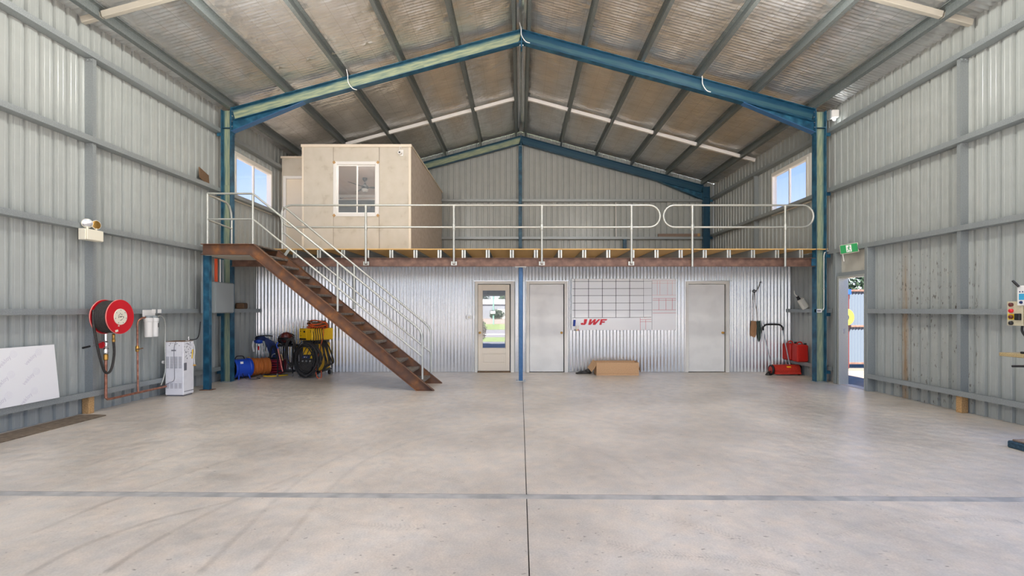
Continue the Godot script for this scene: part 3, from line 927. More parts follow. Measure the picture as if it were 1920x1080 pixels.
func build_frames() -> void:
	var bolt := bolt_mesh()
	var labels := ["blue painted steel portal frame spanning the shed at the mezzanine edge", "dark blue steel portal frame standing against the ribbed back wall"]
	for k in 2:
		var d: float = [D1, D2][k]
		var h := 0.25
		var fr := thing("portal_frame", labels[k], "steel frame", Vector3.ZERO)
		for s in [-1.0, 1.0]:
			var xo: float = -6.06 if s < 0.0 else 6.21           # outer flange face
			var xi: float = -5.865 if s < 0.0 else 6.0
			var web: Material
			if s < 0.0: web = overspray(0.6, 0.55, 71 + k)
			else: web = overspray(0.72, 0.72, 73 + k) if k == 0 else overspray(0.5, 0.1, 75, 0.1)
			var top := roof_line(xo)
			i_member(fr, "column", Vector3(xo, 0.012, -d), Vector3(xo, top + 0.02, -d), Vector3(-s, 0, 0), absf(xo - xi), 0.15, web)
			obj("base_plate", mb().span(Vector3(xo + s * 0.02, 0.0, -d + 0.1), Vector3(xi - s * 0.02, 0.014, -d - 0.1), 0.002), M.galv, fr)
			copies("bolt", bolt, M.chrome, fr, spots_at([Vector3(xo - s * 0.045, 0.014, -d + 0.086), Vector3(xi + s * 0.045, 0.014, -d + 0.086), Vector3(xo - s * 0.09, 0.014, -d + 0.086)]))
			obj("stiffener", mb().span(Vector3(xo - s * 0.011, 5.16, -d + 0.07), Vector3(xi + s * 0.011, 5.168, -d - 0.07), 0.001), M.blue, fr)
			# rafter
			var dn := Vector3(-s * sin(atan(SLOPE)), -cos(atan(SLOPE)), 0)
			var rw: Material = overspray(0.55, 0.46, 77 + k) if s < 0.0 else overspray(0.55, 0.2, 79 + k, 0.25 if k == 0 else 0.1)
			var ra := Vector3(xi, roof_line(xi), -d)
			var rb := Vector3(RIDGE + s * 0.008, roof_line(RIDGE), -d)
			i_member(fr, "rafter", ra, rb, dn, h, 0.15, rw)
			# haunch under the rafter
			var hp := PackedVector2Array([Vector2(xi, roof_line(xi) - 0.24), Vector2(xi, roof_line(xi) - 0.47), Vector2(xi - s * 1.45, roof_line(xi - s * 1.45) - 0.262), Vector2(xi - s * 1.45, roof_line(xi - s * 1.45) - 0.25)])
			obj("haunch", mb().prism(hp, Transform3D(Basis.IDENTITY, Vector3(0, 0, -d - 0.004)), 0.008), M.blue, fr)
			var ha := Vector3(xi, roof_line(xi) - 0.472, -d)
			var hb := Vector3(xi - s * 1.47, roof_line(xi - s * 1.47) - 0.264, -d)
			obj("haunch_flange", mb().bar(ha, hb, 0.15, 0.011, Vector3.UP, 0.002), M.blue_post if k == 0 else M.blue, fr)
			# bolted end plate at the knee
			obj("end_plate", mb().span(Vector3(xi - s * 0.014, roof_line(xi) - 0.49, -d + 0.078), Vector3(xi - s * 0.002, roof_line(xi) + 0.02, -d - 0.078), 0.002), M.blue, fr)
			var bs := []
			for q in [0.06, 0.16, 0.27, 0.37]:
				bs.append(Transform3D(Basis(Vector3(0, 0, 1), s * PI / 2), Vector3(xi - s * 0.014, roof_line(xi) - q, -d + 0.05)))
			copies("bolt", bolt, M.chrome, fr, bs)
			# girt cleats on the outer flange
			for y in GIRTS:
				obj("girt_cleat", mb().span(Vector3(xo, y - 0.07, -d + 0.04), Vector3(xo + s * 0.1, y - 0.002, -d + 0.032), 0.001), M.blue, fr)
		obj("apex_plate", mb().span(Vector3(RIDGE - 0.014, 6.78, -d + 0.085), Vector3(RIDGE + 0.014, 7.2, -d - 0.085), 0.002), M.blue, fr)
		copies("bolt", bolt, M.chrome, fr, spots_at([Vector3(RIDGE - 0.03, 6.82, -d + 0.07), Vector3(RIDGE + 0.03, 6.82, -d + 0.07)]))
		if k == 1:
			obj("wind_post", mb().span(Vector3(RIDGE - 0.075, 0.0, -d + 0.03), Vector3(RIDGE + 0.035, 6.86, -d - 0.03), 0.004), M.blue, fr)
		else:
			# loose white cable ends hanging over the rafter
			for q in [[0.0, 0.0], [3.66, 0.0], [-3.5, 0.0]]:
				var x: float = RIDGE + q[0]
				var y := roof_line(x)
				obj("cable", mb().tube(smooth_path([Vector3(x - 0.04, y + 0.12, -d + 0.09), Vector3(x - 0.01, y, -d + 0.1), Vector3(x + 0.0, y - 0.14, -d + 0.1), Vector3(x + 0.08, y - 0.26, -d + 0.09), Vector3(x + 0.17, y - 0.29, -d + 0.08)], 5), 0.009, 6), M.white, fr)

# ----------------------------------------------------------------- outside
func leaf_cloud(n: int, c: Vector3, r: Vector3, size: float, sd: int) -> MB:
	var g := RandomNumberGenerator.new()
	g.seed = sd
	var b := mb()
	for i in n:
		var v := Vector3(g.randfn(), g.randfn(), g.randfn()).normalized() * pow(g.randf(), 0.45)
		var p := c + v * r
		var bs := Basis.from_euler(Vector3(g.randf() * TAU, g.randf() * TAU, g.randf() * TAU))
		var s := size * g.randf_range(0.6, 1.3)
		var a := p + bs * Vector3(-s, 0, 0)
		var e := p + bs * Vector3(s, 0, 0)
		var u := p + bs * Vector3(0, 0.06 * s, s * 0.45)
		var w := p + bs * Vector3(0, 0.06 * s, -s * 0.45)
		var nn := bs * Vector3(0, 1, 0)
		b.tri(a, u, e, nn)
		b.tri(a, w, e, nn)
	return b

func tree(called: String, label: String, where: Vector3, height: float, r: Vector3, size: float, n: int, sd: int, m: Material) -> void:
	var t := thing(called, label, "tree", where)
	obj("trunk", mb().tube(smooth_path([Vector3(0, -0.05, 0), Vector3(0.08, height * 0.3, 0.05), Vector3(-0.05, height * 0.75, 0)], 4), 0.16, 8, 0.06), M.bark, t)
	var o := obj("foliage", leaf_cloud(n, Vector3(0, height * 0.75, 0), r, size, sd), m, t)
	o.set_meta("kind", "stuff")

func build_outside() -> void:
	var gr := setting("ground", "ground around the shed with concrete, road and grass verges")
	var flat := func(called: String, x0: float, x1: float, d0: float, d1: float, y: float, m: Material) -> void:
		obj(called, mb().span(Vector3(x0, y - 0.2, -d0), Vector3(x1, y, -d1)), m, gr)
	flat.call("concrete_apron", -60.0, 60.0, -60.0, DF - 0.11, -0.02, M.apron)
	flat.call("side_yard", -60.0, WL - 0.11, DF - 0.1, DB + 0.2, -0.03, M.yard)
	flat.call("concrete_yard", WR + 0.11, 60.0, DF - 0.1, 12.0, -0.02, M.yard)
	flat.call("gravel_strip", WR + 0.11, 60.0, 12.0, DB + 0.2, -0.03, M.gravel)
	flat.call("car_park", -60.0, 60.0, DB + 0.2, 22.9, -0.03, M.asphalt)
	flat.call("verge", -60.0, 60.0, 22.9, 26.4, -0.02, M.lawn)
	flat.call("road", -60.0, 60.0, 26.4, 36.6, -0.04, M.asphalt)
	flat.call("road_line", -60.0, 60.0, 29.6, 30.3, -0.035, M.white)
	flat.call("far_verge", -60.0, 60.0, 36.6, 50.0, -0.02, M.lawn)
	flat.call("driveway", -60.0, 60.0, 50.0, 140.0, -0.03, M.yard)
	var w := thing("warehouse", "low grey warehouse with a white roof edge across the road", "building", Vector3(-12, 0, -82))
	obj("wall", mb().box(Vector3(0, 1.15, 0), Vector3(60, 2.3, 8)), M.far_wall, w)
	obj("roof", mb().prism(PackedVector2Array([Vector2(4.2, 2.3), Vector2(4.2, 2.5), Vector2(0, 3.15), Vector2(-4.2, 2.5), Vector2(-4.2, 2.3)]), Transform3D(Basis(Vector3(0, 0, 1), Vector3.UP, Vector3(-1, 0, 0)), Vector3(30.2, 0, 0)), 60.4), M.white, w)
	obj("door", mb().box(Vector3(9.0, 0.75, 4.03), Vector3(1.3, 1.5, 0.06), 0.01), M.frame_paint, w)
	var bush := thing("bush", "round dark bush in front of the grey warehouse", "bush", Vector3(-3.5, 0, -75))
	obj("foliage", leaf_cloud(1400, Vector3(0, 0.65, 0), Vector3(1.2, 0.85, 1.0), 0.12, 101), M.leaf_dark, bush).set_meta("kind", "stuff")
	obj("stem", mb().tube(PackedVector3Array([Vector3(0, -0.05, 0), Vector3(0.05, 0.6, 0)]), 0.06, 6), M.bark, bush)
	var sh := thing("garden_shrub", "leafy green shrub growing beside the office glass door", "shrub", Vector3(-1.72, 0, -21))
	obj("stem", mb().tube(PackedVector3Array([Vector3(0, -0.05, 0), Vector3(0.04, 0.5, 0.02), Vector3(0.08, 0.9, 0)]), 0.03, 6, 0.012), M.bark, sh)
	obj("foliage", leaf_cloud(420, Vector3(0.06, 0.62, 0), Vector3(0.24, 0.45, 0.24), 0.06, 102), M.leaf, sh).set_meta("kind", "stuff")
	var pole := thing("street_pole", "pale green street pole with a small sign across the road", "pole", Vector3(-2.62, -0.02, -48.5))
	obj("shaft", mb().tube(PackedVector3Array([Vector3.ZERO, Vector3(0, 7, 0)]), 0.085, 10, 0.07), M.pole_green, pole)
	obj("sign", mb().box(Vector3(-0.05, 1.2, 0.16), Vector3(0.56, 0.36, 0.03), 0.005), M.ink, pole)
	obj("sign_face", mb().box(Vector3(-0.05, 1.2, 0.18), Vector3(0.46, 0.26, 0.02), 0.004), M.white, pole)
	tree("street_tree", "dark leafy tree rising behind the warehouse roof", Vector3(-7.8, 0, -92), 4.2, Vector3(2.4, 1.5, 2.0), 0.2, 1500, 103, M.leaf_dark)
	tree("street_tree", "pale leafy tree top above the far warehouse", Vector3(-3.1, 0, -96), 4.4, Vector3(1.1, 1.2, 1.1), 0.18, 700, 104, M.leaf)
	# yard beyond the open side door
	var ft := thing("yard_gate", "rusty framed corrugated gate outside the open side door", "gate", Vector3(8.36, 0, -12.6))
	var cp := func(u: float) -> float: return 0.009 * sin(TAU * u / 0.076)
	var us := PackedFloat32Array()
	for i in 161: us.append(0.06 + i * 0.0095)
	sheet(ft, "corrugated_panel", func(u: float, y: float, o: float) -> Vector3: return Vector3(u, y, -o), us, cp, 0.12, func(_u): return 1.96, M.fence)
	for y in [0.1, 1.05, 1.96]:
		obj("gate_rail", mb().bar(Vector3(0.03, y, 0.03), Vector3(1.62, y, 0.03), 0.04, 0.05, Vector3.UP, 0.004), M.rust_dark, ft)
	obj("gate_post", mb().bar(Vector3(0.0, -0.03, 0.02), Vector3(0.0, 2.0, 0.02), 0.1, 0.08, Vector3(0, 0, 1), 0.006), M.maroon, ft)
	obj("gate_hinge", mb().bar(Vector3(0.05, 1.86, 0.06), Vector3(0.05, 1.99, 0.06), 0.08, 0.03, Vector3(0, 0, 1), 0.004), M.fan_blue, ft)
	var yr := thing("yard_reel", "round yellow hose reel hanging on the rusty gate post", "hose reel", Vector3(8.22, 1.28, -12.42))
	obj("flange", mb().lathe(PackedVector2Array([Vector2(0, 0.03), Vector2(0.21, 0.03), Vector2(0.22, 0.02), Vector2(0.22, -0.02), Vector2(0, -0.02)]), Transform3D(Basis(Vector3.RIGHT, PI / 2), Vector3.ZERO), 28), M.reel_yellow, yr)
	obj("arm", mb().bar(Vector3(0.0, 0.0, -0.02), Vector3(0.2, 0.0, -0.12), 0.04, 0.04, Vector3.UP, 0.004), M.rust, yr)
	obj("hub", mb().lathe(PackedVector2Array([Vector2(0, 0.06), Vector2(0.07, 0.06), Vector2(0.09, 0.03)]), Transform3D(Basis(Vector3.RIGHT, PI / 2), Vector3.ZERO), 16), M.ink, yr)
	tree("yard_tree", "leafy tree hanging over the yard gate outside", Vector3(10.9, 0, -16.5), 3.1, Vector3(1.5, 1.0, 1.2), 0.09, 1400, 105, M.leaf_dark)

# ----------------------------------------------------------------- partition and doors
func corrugation(u: float) -> float:
	return 0.0115 + 0.0115 * sin(TAU * u / 0.0797)

func build_partition() -> void:
	var w := setting("wall_partition", "shiny corrugated iron partition wall under the mezzanine")
	var place := func(u: float, y: float, o: float) -> Vector3: return Vector3(u, y, -(DP + o))
	var doors := [[-1.0, -0.215, 2.09], [0.215, 1.05, 2.09], [3.95, 4.84, 2.09]]
	var edges := [WL + 0.01, WR - 0.01]
	var x := WL + 0.01 + 0.762
	while x < WR - 0.1:
		edges.append(x)
		x += 0.762
	for q in doors: edges.append_array([q[0], q[1]])
	edges.sort()
	for i in edges.size() - 1:
		var a: float = edges[i]
		var b: float = edges[i + 1]
		if b - a < 0.004: continue
		var us := PackedFloat32Array()
		var n := maxi(2, int(ceil((b - a) / 0.00635)))
		for k in n + 1: us.append(lerpf(a, b, float(k) / n))
		var y0 := 0.004
		for q in doors:
			if (a + b) * 0.5 > q[0] and (a + b) * 0.5 < q[1]: y0 = q[2]
		sheet(w, "corrugated_sheet", place, us, corrugation, y0, func(_u): return 2.5, M.zinc, true)
	obj("lining", mb().span(Vector3(-6.2, 0.004, -DP - 0.1), Vector3(-1.06, 2.5, -DP - 0.11)), M.cabin, w)
	obj("lining", mb().span(Vector3(-0.16, 0.004, -DP - 0.1), Vector3(0.2, 2.5, -DP - 0.11)), M.cabin, w)
	obj("lining", mb().span(Vector3(1.06, 0.004, -DP - 0.1), Vector3(3.94, 2.5, -DP - 0.11)), M.cabin, w)
	obj("lining", mb().span(Vector3(4.85, 0.004, -DP - 0.1), Vector3(6.38, 2.5, -DP - 0.11)), M.cabin, w)
	door("door_1", -1.0, -0.215, "white half glazed door with a brass knob beside the blue post", true, -1.0)
	door("door_2", 0.215, 1.05, "plain white flush door between the blue post and the whiteboard", false, 1.0)
	door("door_3", 3.95, 4.84, "plain white flush door between the whiteboard and the hanging strap", false, 1.0)
	# glazed opening of the office in the back wall
	var g := setting("window_3", "glazed opening at the back of the office seen through the door glass")
	var fr := mb()
	fr.span(Vector3(-1.75, 0.06, -DB + 0.03), Vector3(-1.7, 1.97, -DB - 0.05), 0.003)
	fr.span(Vector3(-0.5, 0.06, -DB + 0.03), Vector3(-0.45, 1.97, -DB - 0.05), 0.003)
	fr.span(Vector3(-1.7, 1.92, -DB + 0.03), Vector3(-0.5, 1.97, -DB - 0.05), 0.003)
	fr.span(Vector3(-1.7, 0.0, -DB + 0.03), Vector3(-0.5, 0.08, -DB - 0.05), 0.003)
	obj("window_frame", fr, M.galv_rail, g)
	obj("pane", mb().span(Vector3(-1.7, 0.08, -DB - 0.01), Vector3(-0.5, 1.92, -DB - 0.014)), M.glass, g)

func door(called: String, x0: float, x1: float, label: String, glazed: bool, knob_side: float) -> void:
	var o := setting(called, label)
	var d := DP
	var fr := mb()
	fr.span(Vector3(x0 - 0.06, 0.0, -d + 0.03), Vector3(x0 + 0.005, 2.14, -d - 0.1), 0.004)
	fr.span(Vector3(x1 - 0.005, 0.0, -d + 0.03), Vector3(x1 + 0.075, 2.14, -d - 0.1), 0.004)
	fr.span(Vector3(x0 + 0.005, 2.075, -d + 0.03), Vector3(x1 - 0.005, 2.14, -d - 0.1), 0.004)
	obj("door_frame", fr, M.frame_paint, o)
	obj("head_flashing", mb().span(Vector3(x0 - 0.09, 2.14, -d + 0.04), Vector3(x1 + 0.1, 2.155, -d - 0.01), 0.002), M.zinc, o)
	var lf := mb()
	var a := x0 + 0.012
	var b := x1 - 0.028
	var z0 := -d - 0.012
	var z1 := -d - 0.05
	if not glazed:
		lf.span(Vector3(a, 0.014, z0), Vector3(b, 2.065, z1), 0.003)
		obj("leaf", lf, M.door_paint, o)
	else:
		var ga := a + 0.1
		var gb := b - 0.09
		var gy0 := 0.56
		var gy1 := 1.935
		lf.span(Vector3(a, 0.03, z0), Vector3(ga, 2.06, z1), 0.003)
		lf.span(Vector3(gb, 0.03, z0), Vector3(b, 2.06, z1), 0.003)
		lf.span(Vector3(ga, gy1, z0), Vector3(gb, 2.06, z1), 0.002)
		lf.span(Vector3(ga, 0.44, z0), Vector3(gb, gy0, z1), 0.002)
		lf.span(Vector3(ga, 0.03, z0), Vector3(gb, 0.2, z1), 0.002)
		lf.span(Vector3(ga, 0.2, z0 - 0.012), Vector3(gb, 0.44, z1), 0.002)
		var leaf := obj("leaf", lf, M.cream, o)
		obj("raised_panel", mb().span(Vector3(ga + 0.03, 0.23, z0 - 0.002), Vector3(gb - 0.03, 0.41, z0 - 0.013), 0.009), M.cream, leaf)
		var bead := mb()
		bead.span(Vector3(ga, gy0, z0 + 0.006), Vector3(gb, gy0 + 0.014, z0 - 0.01), 0.002)
		bead.span(Vector3(ga, gy1 - 0.014, z0 + 0.006), Vector3(gb, gy1, z0 - 0.01), 0.002)
		bead.span(Vector3(ga, gy0, z0 + 0.006), Vector3(ga + 0.012, gy1, z0 - 0.01), 0.002)
		bead.span(Vector3(gb - 0.012, gy0, z0 + 0.006), Vector3(gb, gy1, z0 - 0.01), 0.002)
		obj("glazing_bead", bead, M.cream, leaf)
		obj("pane", mb().span(Vector3(ga, gy0, z0 - 0.018), Vector3(gb, gy1, z0 - 0.024)), M.tinted, leaf)
		obj("threshold", mb().span(Vector3(x0, 0.0, -d + 0.05), Vector3(x1, 0.022, -d - 0.08), 0.003), M.brown, o)
	var kx := a + 0.045 if knob_side < 0.0 else b - 0.045
	obj("knob", mb().lathe(PackedVector2Array([Vector2(0, 0.0), Vector2(0.028, 0.0), Vector2(0.028, 0.006), Vector2(0.011, 0.01), Vector2(0.011, 0.03), Vector2(0.026, 0.042), Vector2(0.026, 0.056), Vector2(0.012, 0.066), Vector2(0, 0.067)]), Transform3D(Basis(Vector3.RIGHT, PI / 2), Vector3(kx, 0.93, z0)), 16), M.brass, o)

# ----------------------------------------------------------------- mezzanine
func build_mezzanine() -> void:
	var mz := thing("mezzanine", "raised mezzanine floor of galvanised joists on a rusty steel bearer", "mezzanine")
	var by0 := 2.35
	var by1 := 2.524
	var b := mb()
	b.span(Vector3(-5.86, by0, -9.955), Vector3(5.99, by0 + 0.011, -10.045), 0.002)
	b.span(Vector3(-5.86, by1 - 0.011, -9.955), Vector3(5.99, by1, -10.045), 0.002)
	b.span(Vector3(-5.86, by0 + 0.011, -10.0), Vector3(5.99, by1 - 0.011, -10.009))
	obj("bearer", b, M.rust_dark, mz)
	obj("bearer_end_plate", mb().span(Vector3(5.9, 2.36, -9.94), Vector3(5.995, 2.51, -9.95), 0.002), M.blue, mz)
	var jp := PackedVector2Array([Vector2(0, 0), Vector2(0.064, 0), Vector2(0.064, 0.015), Vector2(0.061, 0.015), Vector2(0.061, 0.003), Vector2(0.003, 0.003), Vector2(0.003, 0.158), Vector2(0.061, 0.158), Vector2(0.061, 0.146), Vector2(0.064, 0.146), Vector2(0.064, 0.161), Vector2(0, 0.161)])
	var joist := mb().prism(jp, Transform3D(Basis(Vector3.RIGHT, Vector3.UP, Vector3(0, 0, -1)), Vector3.ZERO), 6.22).mesh()
	var cleat := mb()
	cleat.span(Vector3(0.0, 0.0, 0.0), Vector3(0.032, 0.16, 0.006), 0.001)
	cleat.span(Vector3(0.05, 0.0, 0.0), Vector3(0.08, 0.16, 0.006), 0.001)
	var cm := cleat.mesh()
	var js := []
	var cs := []
	for k in range(-6, 18):
		var x := -2.642 + 0.489 * k
		js.append(Transform3D(Basis.IDENTITY, Vector3(x, by1 + 0.001, -9.97)))
		cs.append(Transform3D(Basis.IDENTITY, Vector3(x - 0.008, by1 + 0.001, -9.966)))
	copies("joist", joist, M.galv, mz, js)
	copies("joist_cleat", cm, M.galv_rail, mz, cs)
	for r in 7:
		for c in 4:
			var x0 := maxf(-6.05, -8.0 + c * 3.6 + (1.8 if r % 2 == 1 else 0.0))
			var x1 := minf(6.24, -8.0 + (c + 1) * 3.6 + (1.8 if r % 2 == 1 else 0.0))
			if x1 - x0 < 0.05: continue
			var d0 := 9.955 + r * 0.9
			obj("deck_sheet", mb().span(Vector3(x0, DECK - 0.022, -d0), Vector3(x1 - 0.002, DECK, -minf(d0 + 0.898, DB - 0.06)), 0.001), M.deck, mz)
	var post := mb().span(Vector3(-0.025, 0.012, -10.11), Vector3(0.058, by0 - 0.012, -10.195), 0.006)
	var po := obj("post", post, M.blue_post, mz)
	obj("post_base", mb().span(Vector3(-0.085, 0.0, -10.08), Vector3(0.118, 0.012, -10.225), 0.002), M.galv_rail, po)
	obj("post_cap", mb().span(Vector3(-0.1, by0 - 0.012, -9.96), Vector3(0.13, by0, -10.2), 0.002), M.galv_rail, po)
	var bolt := bolt_mesh()
	copies("bolt", bolt, M.chrome, po, [Vector3(-0.065, 0.012, -10.1), Vector3(0.098, 0.012, -10.1), Vector3(-0.08, by0 - 0.034, -9.98), Vector3(0.11, by0 - 0.034, -9.98)])

# ----------------------------------------------------------------- stairs
func rail_tube(pts: Array, r := 0.019) -> MB:
	return mb().tube(PackedVector3Array(pts), r, 10)

func build_stairs() -> void:
	var st := thing("staircase", "rusty steel staircase with a landing and galvanised handrails", "staircase")
	var top := 2.67
	var xl := -4.83
	var xe := xl + top / 0.816
	var drop := 0.262
	var web := PackedVector2Array([Vector2(xl, top), Vector2(xe, 0.0), Vector2(xl + (top - drop) / 0.816, 0.0), Vector2(xl - 0.07, top - 0.2)])
	for k in 2:
		var dw: float = 8.965 if k == 0 else 9.805          # web
		var df: float = 8.9 if k == 0 else 9.87             # free edge of the flanges
		var b := mb()
		b.prism(web, Transform3D(Basis.IDENTITY, Vector3(0, 0, -dw - 0.004)), 0.008)
		var dm := (dw + df) * 0.5
		var wid := absf(dw - df) + 0.008
		var e := Vector3(0.012, 0.0098, 0)
		b.bar(Vector3(xl, top, -dm) - Vector3(0.0038, 0.0046, 0), Vector3(xe, 0.0, -dm) - Vector3(0.0038, 0.0046, 0) + Vector3(-0.0, 0.006, 0), wid, 0.012, Vector3.UP, 0.002)
		b.bar(Vector3(xl - 0.07, top - 0.195, -dm), Vector3(xl + (top - drop) / 0.816, 0.006, -dm), wid, 0.012, Vector3.UP, 0.002)
		b.span(Vector3(xl + (top - drop) / 0.816 - 0.01, 0.0, -dw), Vector3(xe, 0.01, -df), 0.002)
		obj("stringer", b, M.rust, st)
	# landing
	var lf := mb()
	for q in [[8.9, 8.965]]:
		lf.span(Vector3(-5.79, top - 0.2, -q[1]), Vector3(xl + 0.0, top, -q[1] - 0.008))
		lf.span(Vector3(-5.79, top - 0.012, -q[0]), Vector3(xl, top, -q[1]), 0.002)
		lf.span(Vector3(-5.79, top - 0.2, -q[0]), Vector3(xl - 0.07, top - 0.188, -q[1]), 0.002)
	lf.span(Vector3(-5.79, top - 0.2, -9.87), Vector3(xl, top, -9.86))
	lf.span(Vector3(-5.79, top - 0.2, -8.973), Vector3(-5.78, top, -9.86))
	obj("landing_frame", lf, M.rust, st)
	obj("landing_deck", mb().span(Vector3(-5.78, top - 0.03, -8.975), Vector3(xl - 0.0, top - 0.004, -9.86), 0.002), M.tread, st)
	obj("landing_soffit", mb().span(Vector3(-5.77, top - 0.205, -8.98), Vector3(xl - 0.09, top - 0.19, -9.86), 0.002), M.cabin, st)
	obj("soffit_lip", mb().span(Vector3(-5.72, top - 0.212, -8.955), Vector3(xl - 0.1, top - 0.2, -8.975), 0.002), M.galv_rail, st)
	var lp := mb()
	lp.span(Vector3(-5.8, 0.0, -9.0), Vector3(-5.685, top - 0.2, -9.008))
	lp.span(Vector3(-5.8, 0.0, -8.985), Vector3(-5.79, top - 0.2, -9.06), 0.002)
	lp.span(Vector3(-5.695, 0.0, -8.985), Vector3(-5.685, top - 0.2, -9.06), 0.002)
	obj("landing_post", lp, M.blue, st)
	obj("post_base", mb().span(Vector3(-5.85, 0.0, -8.95), Vector3(-5.63, 0.01, -9.1), 0.002), M.rust, st)
	# treads
	var rise := top / 15.0
	var tm := mb().box(Vector3.ZERO, Vector3(0.25, 0.042, 0.82), 0.004)
	var trm := tm.mesh()
	var ts := []
	var bs := []
	for k in range(1, 15):
		var x := xl + rise * k / 0.816
		ts.append(Transform3D(Basis.IDENTITY, Vector3(x - 0.135, top - rise * k - 0.035, -9.385)))
		bs.append(Transform3D(Basis.IDENTITY, Vector3(x - 0.14, top - rise * k - 0.068, -8.99)))
		bs.append(Transform3D(Basis.IDENTITY, Vector3(x - 0.14, top - rise * k - 0.068, -9.78)))
	copies("tread", trm, M.tread, st, ts)
	copies("tread_bracket", mb().box(Vector3.ZERO, Vector3(0.2, 0.024, 0.04), 0.002).mesh(), M.rust, st, bs)
	# handrails
	var near := func(x: float, y: float) -> Vector3: return at(x, y, 8.94)
	var far := func(x: float, y: float) -> Vector3: return at(x, y, 9.84)
	var r1 := [near.call(389, 363), near.call(471, 363), near.call(478, 366), near.call(780, 612), near.call(787, 619), near.call(791, 628), near.call(792, 640), near.call(792, 711)]
	obj("handrail", rail_tube(r1), M.galv_rail, st)
	obj("handrail", rail_tube([near.call(389, 411), near.call(472, 411), near.call(478, 414), near.call(791, 668)], 0.017), M.galv_rail, st)
	obj("handrail_post", rail_tube([near.call(389, 363), near.call(389, 458)]), M.galv_rail, st)
	obj("handrail_post", rail_tube([near.call(474, 363), near.call(474, 458)]), M.galv_rail, st)
	obj("handrail_post", rail_tube([near.call(633, 492), near.call(633, 584)]), M.galv_rail, st)
	var r2 := [far.call(529, 440), far.call(529, 396), far.call(531, 389), far.call(537, 391), far.call(797, 606), far.call(803, 612), far.call(807, 620), far.call(808, 632), far.call(808, 700)]
	obj("handrail", rail_tube(r2), M.galv_rail, st)
	obj("handrail", rail_tube([far.call(529, 436), far.call(534, 438), far.call(808, 661)], 0.017), M.galv_rail, st)
	obj("handrail_post", rail_tube([far.call(529, 400), far.call(529, 467)]), M.galv_rail, st)
	obj("handrail_post", rail_tube([far.call(664, 497), far.call(664, 580)]), M.galv_rail, st)
	# return rail along the wall end of the landing
	var x0: float = near.call(389, 363).x
	obj("handrail", rail_tube([Vector3(x0, 3.57, -8.96), Vector3(x0, 3.55, -9.5), Vector3(x0, 3.5, -9.61), Vector3(x0, 3.38, -9.67), Vector3(x0, 3.25, -9.69), Vector3(x0, top, -9.69)]), M.galv_rail, st)
	obj("handrail", rail_tube([Vector3(x0, 3.11, -8.96), Vector3(x0, 3.07, -9.68)], 0.017), M.galv_rail, st)
	obj("landing_gusset", mb().bar(Vector3(-4.72, 2.52, -9.81), Vector3(-4.6, 2.7, -9.81), 0.06, 0.008, Vector3(0, 0, 1), 0.002), M.galv_rail, st)

# ----------------------------------------------------------------- guard rails on the mezzanine edge
func guard(label: String, x0: float, x1: float, posts: Array, foot: float, plates: bool) -> void:
	var g := thing("guard_rail", label, "guard rail", Vector3(0, 0, 0), 0.0)
	var d := 9.925
	var yt := 3.583
	var ym := 3.14
	var r := (yt - ym) * 0.5
	var c0 := Vector3(x0 + r, (yt + ym) * 0.5, -d)
	var c1 := Vector3(x1 - r, (yt + ym) * 0.5, -d)
	var loop := PackedVector3Array()
	loop.append_array(arc(c0, Vector3.UP, Vector3.LEFT, r, 0.0, PI, 12))
	loop.append_array(arc(c1, Vector3.DOWN, Vector3.RIGHT, r, 0.0, PI, 12))
	loop.append(loop[0])
	obj("rail_loop", mb().tube(loop, 0.02, 10), M.galv_rail, g)
	for x in posts:
		obj("post", rail_tube([Vector3(x, foot, -d), Vector3(x, yt - 0.01, -d)], 0.022), M.galv_rail, g)
		var cl := mb()
		cl.lathe(PackedVector2Array([Vector2(0.022, -0.07), Vector2(0.03, -0.05), Vector2(0.034, 0), Vector2(0.03, 0.05), Vector2(0.022, 0.07)]), Transform3D(Basis.IDENTITY, Vector3(x, ym, -d)), 12)
		obj("rail_clamp", cl, M.galv_rail, g)
		cl = mb()
		cl.lathe(PackedVector2Array([Vector2(0.022, -0.07), Vector2(0.031, -0.03), Vector2(0.031, -0.015)]), Transform3D(Basis.IDENTITY, Vector3(x, yt, -d)), 12)
		obj("rail_clamp", cl, M.galv_rail, g)
		if plates:
			obj("foot_plate", mb().span(Vector3(x - 0.06, foot - 0.03, -9.945), Vector3(x + 0.06, foot + 0.05, -9.954), 0.002), M.galv_rail, g)
			obj("foot_bracket", mb().box(Vector3(x, foot + 0.005, -9.933), Vector3(0.05, 0.04, 0.03), 0.006), M.rust, g)

func build_guard_rails() -> void:
	guard("long galvanised guard rail with looped ends between the stairs and gap", -4.83, 2.83, [-3.116, -1.337, 0.442, 2.253], 2.4, true)
	guard("short galvanised guard rail with looped ends meeting the green column", 2.9, 5.93, [3.483, 5.359], 2.345, false)

